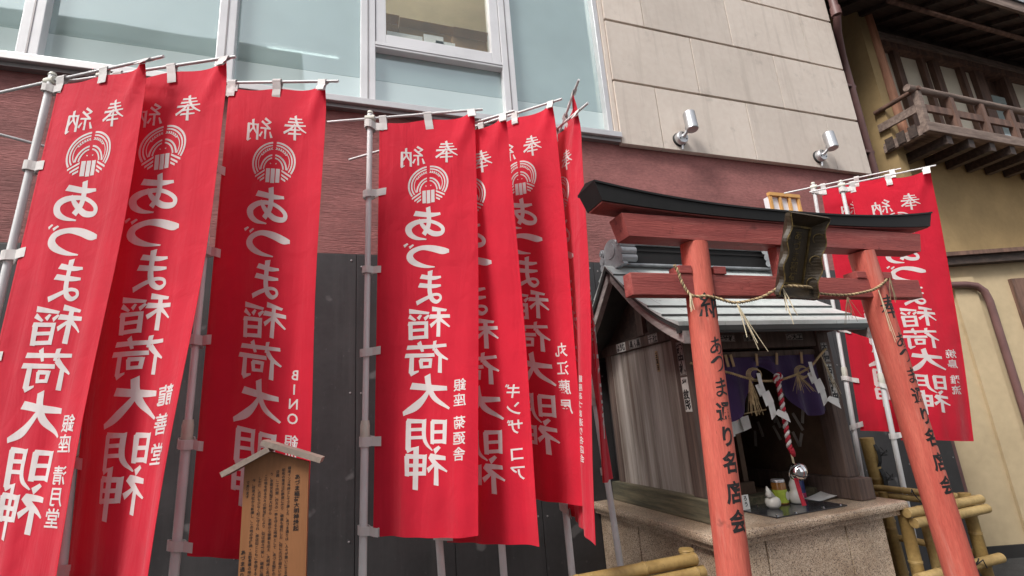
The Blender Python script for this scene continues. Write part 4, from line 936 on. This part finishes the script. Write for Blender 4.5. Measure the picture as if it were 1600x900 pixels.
for x, tx in ((1.94, '千社札'), (2.12, '納札帖'), (2.42, '鳶大工')):
    sticker(onfront(YF-.0305, x, 1.815), .12, .035, tx, 'sticker_g', off=.05, border=.002)
# inside: little stair and inner sanctuary
ins = MB()
for k in range(6): ins.box(1.80, 2.20, 2.50+.05*k, 2.56+.05*k, .941, 1.03+.05*k)
st = ins.build('inner_stair', 'stair_wood', sr)
bx('stair_rail', 'stair_wood', st, 2.201, 2.235, 2.47, 2.51, .941, 1.42); bx('stair_rail', 'stair_wood', st, 1.765, 1.799, 2.47, 2.51, .941, 1.42)
bx('stair_rail', 'stair_wood', st, 2.201, 2.235, 2.511, 2.83, 1.28, 1.31); bx('stair_base', 'stair_wood', st, 1.765, 2.235, 2.43, 2.469, .941, 1.04)
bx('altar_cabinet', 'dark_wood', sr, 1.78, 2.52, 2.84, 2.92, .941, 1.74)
rr = random.Random(4)
for k in range(14):
    y0 = 2.3+.5*rr.random(); z0 = 1.15+.45*rr.random()
    M_ = MB(); M_.box(XR-.020, XR-.0165, y0, y0+.018, z0, z0+.07+.05*rr.random(), rot=Matrix.Rotation(rr.uniform(-.5, .5), 3, 'X')); M_.build('wall_slip', 'sticker_g', sr)

# purple curtain
cu = thing('purple_curtain', (2.16, 2.15, 1.72), 'dark purple curtain looped up at the front of the shrine', 'curtain')
def curt(u, v):
    x = XL+.05+(XR-XL-.1)*u
    bot = 1.42-.04*math.sin(u*9); lift = math.exp(-((u-.50)/.16)**2); b = bot+.20*lift
    z = 1.716+(b-1.716)*v
    return Vector((x, 2.155+.012*math.sin(u*38+1)*(.3+v)+.01*math.sin(v*7+u*4)*lift-.01*v, z))
MB().grid(curt, 70, 20).build('cloth', 'purple', cu, True, fixn=False)
for x in (1.78, 1.93, 1.965, 2.13, 2.27, 2.45):
    M_ = MB(); M_.box(x-.008, x+.008, 2.136, 2.140, 1.665, 1.73, rot=Matrix.Rotation(R(random.uniform(-14, 14)), 3, 'Y')); M_.build('tie_tape', 'sticker_y', cu)
# inner rope with tassels
sp = thing('straw_rope', (2.16, 2.09, 1.6), 'thin straw rope strung across the shrine front below the purple curtain', 'rope')
twist([(1.66, 2.09, 1.69), (1.76, 2.08, 1.66), (1.88, 2.07, 1.628), (2.02, 2.07, 1.588), (2.155, 2.07, 1.578), (2.29, 2.07, 1.598), (2.42, 2.07, 1.64), (2.52, 2.08, 1.70), (2.60, 2.10, 1.738)], .0062, .024, 'straw', 'straw', 'rope_strand', sp)
straws((1.985, 2.062, 1.60), 26, .19, .26, 'tassel', sp, 'straw', seed=21, lean=(.02, 0)); straws((2.31, 2.062, 1.603), 24, .10, .8, 'tassel', sp, 'straw', seed=22, lean=(.2, 0)); straws((2.52, 2.072, 1.70), 7, .24, .10, 'tassel', sp, 'straw_pale', seed=23, lean=(.28, 0))
for x in (1.985, 2.31):
    M_ = MB()
    for k in range(5): M_.tube([(x+.045+(.035+.004*k)*math.cos(R(a)), 2.062+.003*k, 1.615+(.024+.003*k)*math.sin(R(a))) for a in range(0, 361, 30)], .0016, 5)
    M_.build('straw_ring', 'straw', sp)
def shide(x, y, z, label, k, f=1.0):
    t = thing('paper_streamer', (x, y, z), label, 'paper streamer', 'white zigzag paper streamers')
    M_ = MB(); pts = [(0, 0), (.012, -.03), (-.022, -.05)]
    segs = [((-.012, .02), (.014, .02), (.020, -.055), (-.006, -.055)), ((-.028, -.040), (.022, -.028), (.036, -.080), (-.010, -.098)), ((-.012, -.086), (.040, -.068), (.060, -.126), (.004, -.148)), ((.022, -.120), (.062, -.112), (.068, -.19), (.030, -.215)), ((.040, -.185), (.070, -.165), (.125, -.19+.01*k), (.135, -.235))]
    for i, q in enumerate(segs):
        d = -.004*i+.010*(i % 2)
        M_.prism([(x+a*f, y+d+.02*a, z+b*f) for a, b in q], (0, .0008, 0))
    M_.build('folded_paper', 'paper', t)
shide(2.03, 2.045, 1.60, 'white zigzag paper streamer left of the red and white bell cord', 0); shide(2.395, 2.045, 1.645, 'white zigzag paper streamer right of the red and white bell cord', 1)
t = thing('paper_streamer', (1.99, 2.3, 1.4), 'cluster of white folded paper hanging low over the little inner stair', 'paper streamer', 'white zigzag paper streamers')
M_ = MB()
for i, (x, w, z0, z1, dd) in enumerate(((1.90, .07, 1.40, 1.315, 0), (1.955, .075, 1.405, 1.29, .01), (2.02, .08, 1.405, 1.31, .0), (2.085, .06, 1.40, 1.325, .012), (1.965, .035, 1.30, 1.26, -.004))):
    M_.prism([(x, 2.30-dd, z0), (x+w, 2.30-dd, z0+.008), (x+w+.012, 2.305-dd, z1+.015), (x+.012, 2.30-dd, z1)], (0, .001, 0))
M_.build('folded_paper', 'paper', t)
MB().tube([(1.74, 2.31, 1.44), (2.0, 2.308, 1.405), (2.3, 2.31, 1.43)], .004, 6).build('cord', 'straw', t)
# bell cord
bc = thing('bell_cord', (2.155, 2.06, 1.0), 'red and white twisted bell cord with a round chrome bell, hanging in the shrine front', 'bell')
twist([(2.158, 2.055, 1.605), (2.158, 2.055, 1.50), (2.153, 2.055, 1.38), (2.148, 2.055, 1.235)], .0125, .046, 'cord_red', 'cord_white', 'cord_strand', bc, 10)
M_ = MB(); M_.bm.free()
twist([(2.158+.022*math.cos(R(a)), 2.05-.008*math.sin(R(a)), 1.588+.022*math.sin(R(a))) for a in range(-90, 271, 30)], .008, .035, 'cord_red', 'cord_white', 'cord_knot', bc, 8)
MB().tube([(2.150, 2.05, 1.24), (2.158, 2.05, 1.215), (2.160, 2.05, 1.20)], [.014, .013, .007], 12).build('cord_tip', 'cord_red', bc, True)
MB().tube([(2.148, 2.055, 1.235), (2.154, 2.055, 1.20), (2.160, 2.06, 1.17)], .005, 8).build('hanger', 'straw_pale', bc, True)
BC = Vector((2.165, 2.05, 1.128)); rb = Matrix.Rotation(R(-60), 3, 'X') @ Matrix.Rotation(R(15), 3, 'Y')
bl = MB().lathe([(.001, -.0435)]+[(.0435*math.cos(R(a)), .0435*math.sin(R(a))) for a in range(-80, -7, 8)]+[(.0435, -.004), (.047, -.003), (.047, .003), (.0435, .004)]+[(.0435*math.cos(R(a)), .0435*math.sin(R(a))) for a in range(8, 85, 8)]+[(.001, .0435)], BC, 36, rb).build('bell', 'chrome', bc, True, angle=50)
MB().tube([BC+rb @ Vector((.0437*math.sin(R(a)), 0, -.0437*math.cos(R(a)))) for a in range(-50, 51, 10)], .0028, 8).build('bell_slot', 'rubber', bl)
for a in (-52, 52): MB().lathe([(.006, -.002), (.006, .002)], BC+rb @ Vector((.0437*math.sin(R(a)), 0, -.0437*math.cos(R(a)))), 10).build('slot_hole', 'rubber', bl)
MB().loft([[(2.128, 2.045, 1.10), (2.152, 2.045, 1.10), (2.152, 2.048, 1.10), (2.128, 2.048, 1.10)], [(2.128, 2.035, 1.02), (2.152, 2.035, 1.02), (2.152, 2.038, 1.02), (2.128, 2.038, 1.02)], [(2.132, 2.03, .975), (2.158, 2.03, .975), (2.158, 2.033, .975), (2.132, 2.033, .975)]]).build('strap', 'cord_red', bc)
# offerings on the pedestal
pt = thing('metal_tray', (2.15, 2.16, .94), 'dark polished plate with corner studs lying in front of the shrine', 'tray')
bx('plate', 'plate', pt, 1.96, 2.42, 2.03, 2.31, .9415, .947)
M_ = MB()
for x in (1.985, 2.10, 2.28, 2.395):
    for y in (2.05, 2.29): M_.lathe([(.006, 0), (.006, .004), (.003, .006)], (x, y, .947), 12)
M_.build('stud', 'chrome', pt)
ZT = .9475
t = thing('ceramic_pourer', (2.10, 2.19, ZT), 'small white ceramic pot with a pointed lid on the dark tray', 'pot')
MB().lathe([(.022, 0), (.034, .012), (.038, .028), (.034, .045), (.022, .054), (.016, .056)], (2.11, 2.19, ZT), 28).build('body', 'ceramic', t, True, angle=50)
MB().loft([[(2.075, 2.17, ZT+.056), (2.115, 2.17, ZT+.056), (2.115, 2.20, ZT+.056), (2.075, 2.20, ZT+.056)], [(2.078, 2.18, ZT+.085), (2.10, 2.18, ZT+.085), (2.10, 2.192, ZT+.085), (2.078, 2.192, ZT+.085)], [(2.080, 2.184, ZT+.108), (2.084, 2.184, ZT+.108), (2.084, 2.187, ZT+.108), (2.080, 2.187, ZT+.108)]]).build('lid', 'ceramic', t, True)
t = thing('cup_jar', (2.215, 2.25, ZT), 'amber cup jar with a yellow-green label and pale lid beside the red strap', 'jar')
MB().lathe([(.032, 0), (.036, .004), (.036, .10), (.033, .108)], (2.225, 2.25, ZT), 28).build('glass', 'jar_glass', t, True, angle=40)
MB().lathe([(.0367, .008), (.0367, .072)], (2.225, 2.25, ZT), 28).build('paper_label', 'label_green', t, True, angle=40); MB().lathe([(.034, .1085), (.034, .118), (.031, .122)], (2.225, 2.25, ZT), 28).build('lid', 'alu', t, True, angle=40)
M_ = MB(); M_.lathe([(.022, 0), (.022, .0006)], (2.2405, 2.2158, ZT+.04), 20, Matrix.Rotation(R(22), 3, 'Z') @ Matrix.Rotation(R(90), 3, 'X')); M_.build('label_spot', 'ceramic', t)
t = thing('white_flask', (2.29, 2.23, ZT), 'white ceramic sake flask standing behind the red strap', 'flask')
MB().lathe([(.026, 0), (.034, .006), (.036, .03), (.030, .055), (.023, .062), (.024, .075), (.026, .088), (.020, .105), (.013, .118), (.013, .135), (.017, .140)], (2.29, 2.21, ZT), 28).build('body', 'ceramic', t, True, angle=50)
t = thing('cup_jar', (2.44, 2.30, .94), 'dark blue cup jar with a pink band standing beside the white paper', 'jar')
MB().lathe([(.030, 0), (.034, .004), (.034, .09), (.031, .097)], (2.44, 2.33, .9405), 28).build('glass', 'label_blue', t, True, angle=40); MB().lathe([(.0345, .006), (.0345, .03)], (2.44, 2.33, .9405), 28).build('paper_label', 'label_pink', t, True, angle=40); MB().lathe([(.032, .0975), (.032, .106)], (2.44, 2.33, .9405), 28).build('lid', 'alu', t, True, angle=40)
M_ = MB(); M_.grid(lambda u, v: Vector((2.40+.17*u, 2.17+.10*v+.03*u, .9485+.006*u*u+.012*v*v*u)), 8, 8)
tag(M_.build('paper_sheet', 'paper', None, True), 'white sheet of paper lying at the tray edge by the blue jar', 'paper')
t = thing('price_card', (1.98, 2.24, ZT), 'small white card with black marks propped on the tray beside the left pillar', 'card')
bx('card', 'paper', t, 1.965, 2.01, 2.245, 2.248, ZT, ZT+.07); bm = bmesh.new(); column(bm, 'ろう', 1.988, ZT+.068, .026, .028, .03)
for v in bm.verts: v.co = Vector((v.co.x, 2.2442, v.co.y))
M_ = MB(); M_.bm.free(); M_.bm = bm; M_.build('lettering', 'ink', t, fixn=False)

# ------------------------------------------------------------------ bamboo fences
def culm(p0, p1, r, name, m, parent, seed):
    rr = random.Random(seed); p0 = Vector(p0); p1 = Vector(p1); L_ = (p1-p0).length; pts = []; rad = []; d = 0
    nxt = rr.uniform(.06, .2)
    while d < L_:
        pts.append(p0+(p1-p0)*d/L_); rad.append(r); d2 = min(nxt, L_)
        if d2-d > .02 and d2 < L_:
            for off, q in ((-.007, 1), (-.003, 1.09), (.0, 1.02), (.003, 1.11), (.008, 1)):
                pts.append(p0+(p1-p0)*(d2+off)/L_); rad.append(r*q)
        d = d2+.01; nxt = d2+rr.uniform(.22, .3)
    pts.append(p1); rad.append(r)
    return MB().tube(pts, rad, 18).build(name, m, parent, True, angle=50)
def lash(c, r, parent, n=5, ax=0, tails=True):
    M_ = MB(); rr = random.Random(int(c[0]*100))
    for k in range(n):
        o_ = (k-n/2)*.006; pts = []
        for j in range(15):
            a = 2*math.pi*j/14; q = Vector((o_+.004*math.sin(a), (r+.004)*math.cos(a), (r*1.9+.004)*math.sin(a)))
            if ax == 1: q = Vector((q.y, q.x, q.z))
            pts.append(Vector(c)+q)
        M_.tube(pts, .0032, 6)
    if tails:
        for k in range(4): M_.tube([Vector(c)+Vector((0, -r-.01, 0)), Vector(c)+Vector((rr.uniform(-.05, .05), -r-.03, rr.uniform(-.02, .05))), Vector(c)+Vector((rr.uniform(-.08, .08), -r-.02, rr.uniform(-.09, .06)))], .003, 6)
    return M_.build('rope_lashing', 'rubber', parent)
bf = thing('bamboo_fence', (3.0, 2.2, 0), 'low bamboo fence right of the pedestal with double rails and black lashings', 'fence', 'low bamboo fences round the shrine')
culm((2.74, 1.99, 0), (2.74, 1.99, .905), .029, 'post', 'bamboo2', bf, 1); culm((3.245, 1.99, 0), (3.235, 1.99, .915), .029, 'post', 'bamboo2', bf, 2)
culm((2.70, 1.945, .885), (3.28, 1.945, .885), .0225, 'rail', 'bamboo', bf, 3); culm((2.72, 1.935, .838), (3.29, 1.935, .838), .024, 'rail', 'bamboo', bf, 4)
culm((2.66, 1.94, .595), (3.30, 1.94, .595), .024, 'rail', 'bamboo', bf, 5)
culm((2.93, 2.02, 0), (2.92, 2.02, .83), .022, 'post', 'bamboo', bf, 6); culm((2.99, 2.01, 0), (2.985, 2.01, .83), .022, 'post', 'bamboo2', bf, 16)
for z, k in ((.885, 7), (.845, 8), (.60, 9)): culm((3.275, 2.0, z), (3.275, 2.95, z), .019, 'rail', 'bamboo', bf, k)
culm((3.245, 2.45, 0), (3.235, 2.45, .87), .024, 'post', 'bamboo2', bf, 10); culm((3.33, 2.52, 0), (3.30, 2.52, 1.19), .040, 'tall_post', 'bamboo2', bf, 11)
lash((2.93, 1.965, .865), .03, bf, 7); lash((3.05, 1.96, .595), .028, bf, 4); lash((3.31, 2.51, 1.08), .042, bf, 5); lash((3.31, 2.51, .93), .042, bf, 6)
bf2 = thing('bamboo_fence', (.9, 1.93, 0), 'low bamboo fence in the bottom foreground, ending in a post before the granite side', 'fence', 'low bamboo fences round the shrine')
culm((1.375, 1.945, 0), (1.375, 1.945, .91), .029, 'post', 'bamboo2', bf2, 12); culm((.2, 1.895, .885), (1.37, 1.895, .885), .0235, 'rail', 'bamboo2', bf2, 13); culm((.2, 1.885, .837), (1.40, 1.885, .837), .024, 'rail', 'bamboo2', bf2, 14)
culm((.2, 1.89, .59), (1.41, 1.89, .59), .024, 'rail', 'bamboo2', bf2, 15); culm((.5, 1.945, 0), (.5, 1.945, .9), .028, 'post', 'bamboo2', bf2, 18)

cc = thing('cable_coil', (2.86, 1.93, .8), 'coil of thin black cable hung over the bamboo rail by the right gate pillar', 'cable')
rr = random.Random(31); M_ = MB()
for k in range(6):
    x0 = 2.83+.018*k; w = rr.uniform(.02, .035); h = rr.uniform(.055, .085); zc = .905-h+.012
    M_.tube([(x0+.05*math.sin(R(a))*(1 if a < 180 else .6)+.02*math.cos(R(a)), 1.945-w*1.0*math.cos(R(a))*.0-(.032+.006*math.sin(R(a))) if zc+h*math.cos(R(a)) < .895 else 1.945-.012, zc+h*math.cos(R(a))) for a in range(0, 361, 15)], .0032, 6)
M_.tube([(2.85, 1.96, .91), (2.82, 1.97, .96), (2.80, 1.96, .985), (2.775, 1.95, .97)], .003, 6).tube([(2.87, 1.95, .91), (2.885, 1.96, .955), (2.86, 1.95, .975)], .003, 6)
M_.build('cable', 'rubber', cc)

# ------------------------------------------------------------------ notice board
nb = thing('notice_board', (-.18, 1.78, 0), 'wooden notice board with a little gabled top, covered in columns of small black writing', 'sign')
yw = R(-5); cy, sy = math.cos(yw), math.sin(yw); NB = Vector((-.178, 1.78, 0))
def nbp(x, y, z): return NB+Vector((x*cy-y*sy, x*sy+y*cy, z))
def nbbox(name, m, x0, x1, y0, y1, z0, z1, par): return MB().loft([[nbp(x0, y0, z0), nbp(x1, y0, z0), nbp(x1, y1, z0), nbp(x0, y1, z0)], [nbp(x0, y0, z1), nbp(x1, y0, z1), nbp(x1, y1, z1), nbp(x0, y1, z1)]]).build(name, m, par)
bd = MB().prism([nbp(-.092, 0, .86), nbp(.092, 0, .86), nbp(.092, 0, 1.405), nbp(-.024, 0, 1.446), nbp(-.092, 0, 1.410)], nbp(0, .022, 0)-nbp(0, 0, 0)).build('board', 'board_wood', nb)
nbbox('leg', 'board_wood', -.085, -.045, .0225, .05, 0, 1.36, nb); nbbox('leg', 'board_wood', .045, .085, .0225, .05, 0, 1.36, nb)
def plank(p, q, th, name):
    (x0, z0), (x1, z1) = p, q; d = Vector((x1-x0, 0, z1-z0)).normalized(); n = Vector((-d.z, 0, d.x))*th
    if n.z < 0: n = -n
    pts = [(x0, z0), (x1, z1), (x1+n.x, z1+n.z), (x0+n.x, z0+n.z)]
    M_ = MB(); M_.prism([nbp(x, -.035, z) for x, z in pts], nbp(0, .085, 0)-nbp(0, 0, 0)); return M_.build(name, 'board_roof', nb)
plank((-.143, 1.384), (-.016, 1.447), .016, 'roof_plank'); plank((-.044, 1.467), (.128, 1.400), .016, 'roof_plank')
bm = bmesh.new()
column(bm, 'あづま稲荷大明神縁起', .060, 1.372, .0160, .0163, .02)
body = ['銀座インズ界隈として発展した、あづま通りは、人々が憩いに来る商店街に賑わう町', '昭和の東京は焼野原に戻り、銀座も復興した。街に火災が相次いだため、ここの', '周囲、二十四間、四方の一帯を守る土地神として、あづま稲荷の御神体を祀', 'り、京都伏見稲荷大社から、京都から御霊を迎え、大明神と名付け守護神として', 'この地を祈る方々の御加護により、街は益々繁栄し、銀座に賑わい商売繁盛', 'した後、火災も少なく町に守られ、商店街とともに参詣する人々', '今、伏見大社から勧請し、この地の守護神・五穀豊穣の神様', 'であります']
for i, tx in enumerate(body):
    column(bm, tx, .036-.0165*i, 1.397-.0045*i if i else 1.397, .0098, .0101, .016)
column(bm, 'あづま通り商店会', -.082, 1.175, .0135, .0150, .02)
for v in bm.verts: v.co = nbp(v.co.x, -.0009, v.co.y)
M_ = MB(); M_.bm.free(); M_.bm = bm; M_.build('lettering', 'ink', bd, fixn=False)
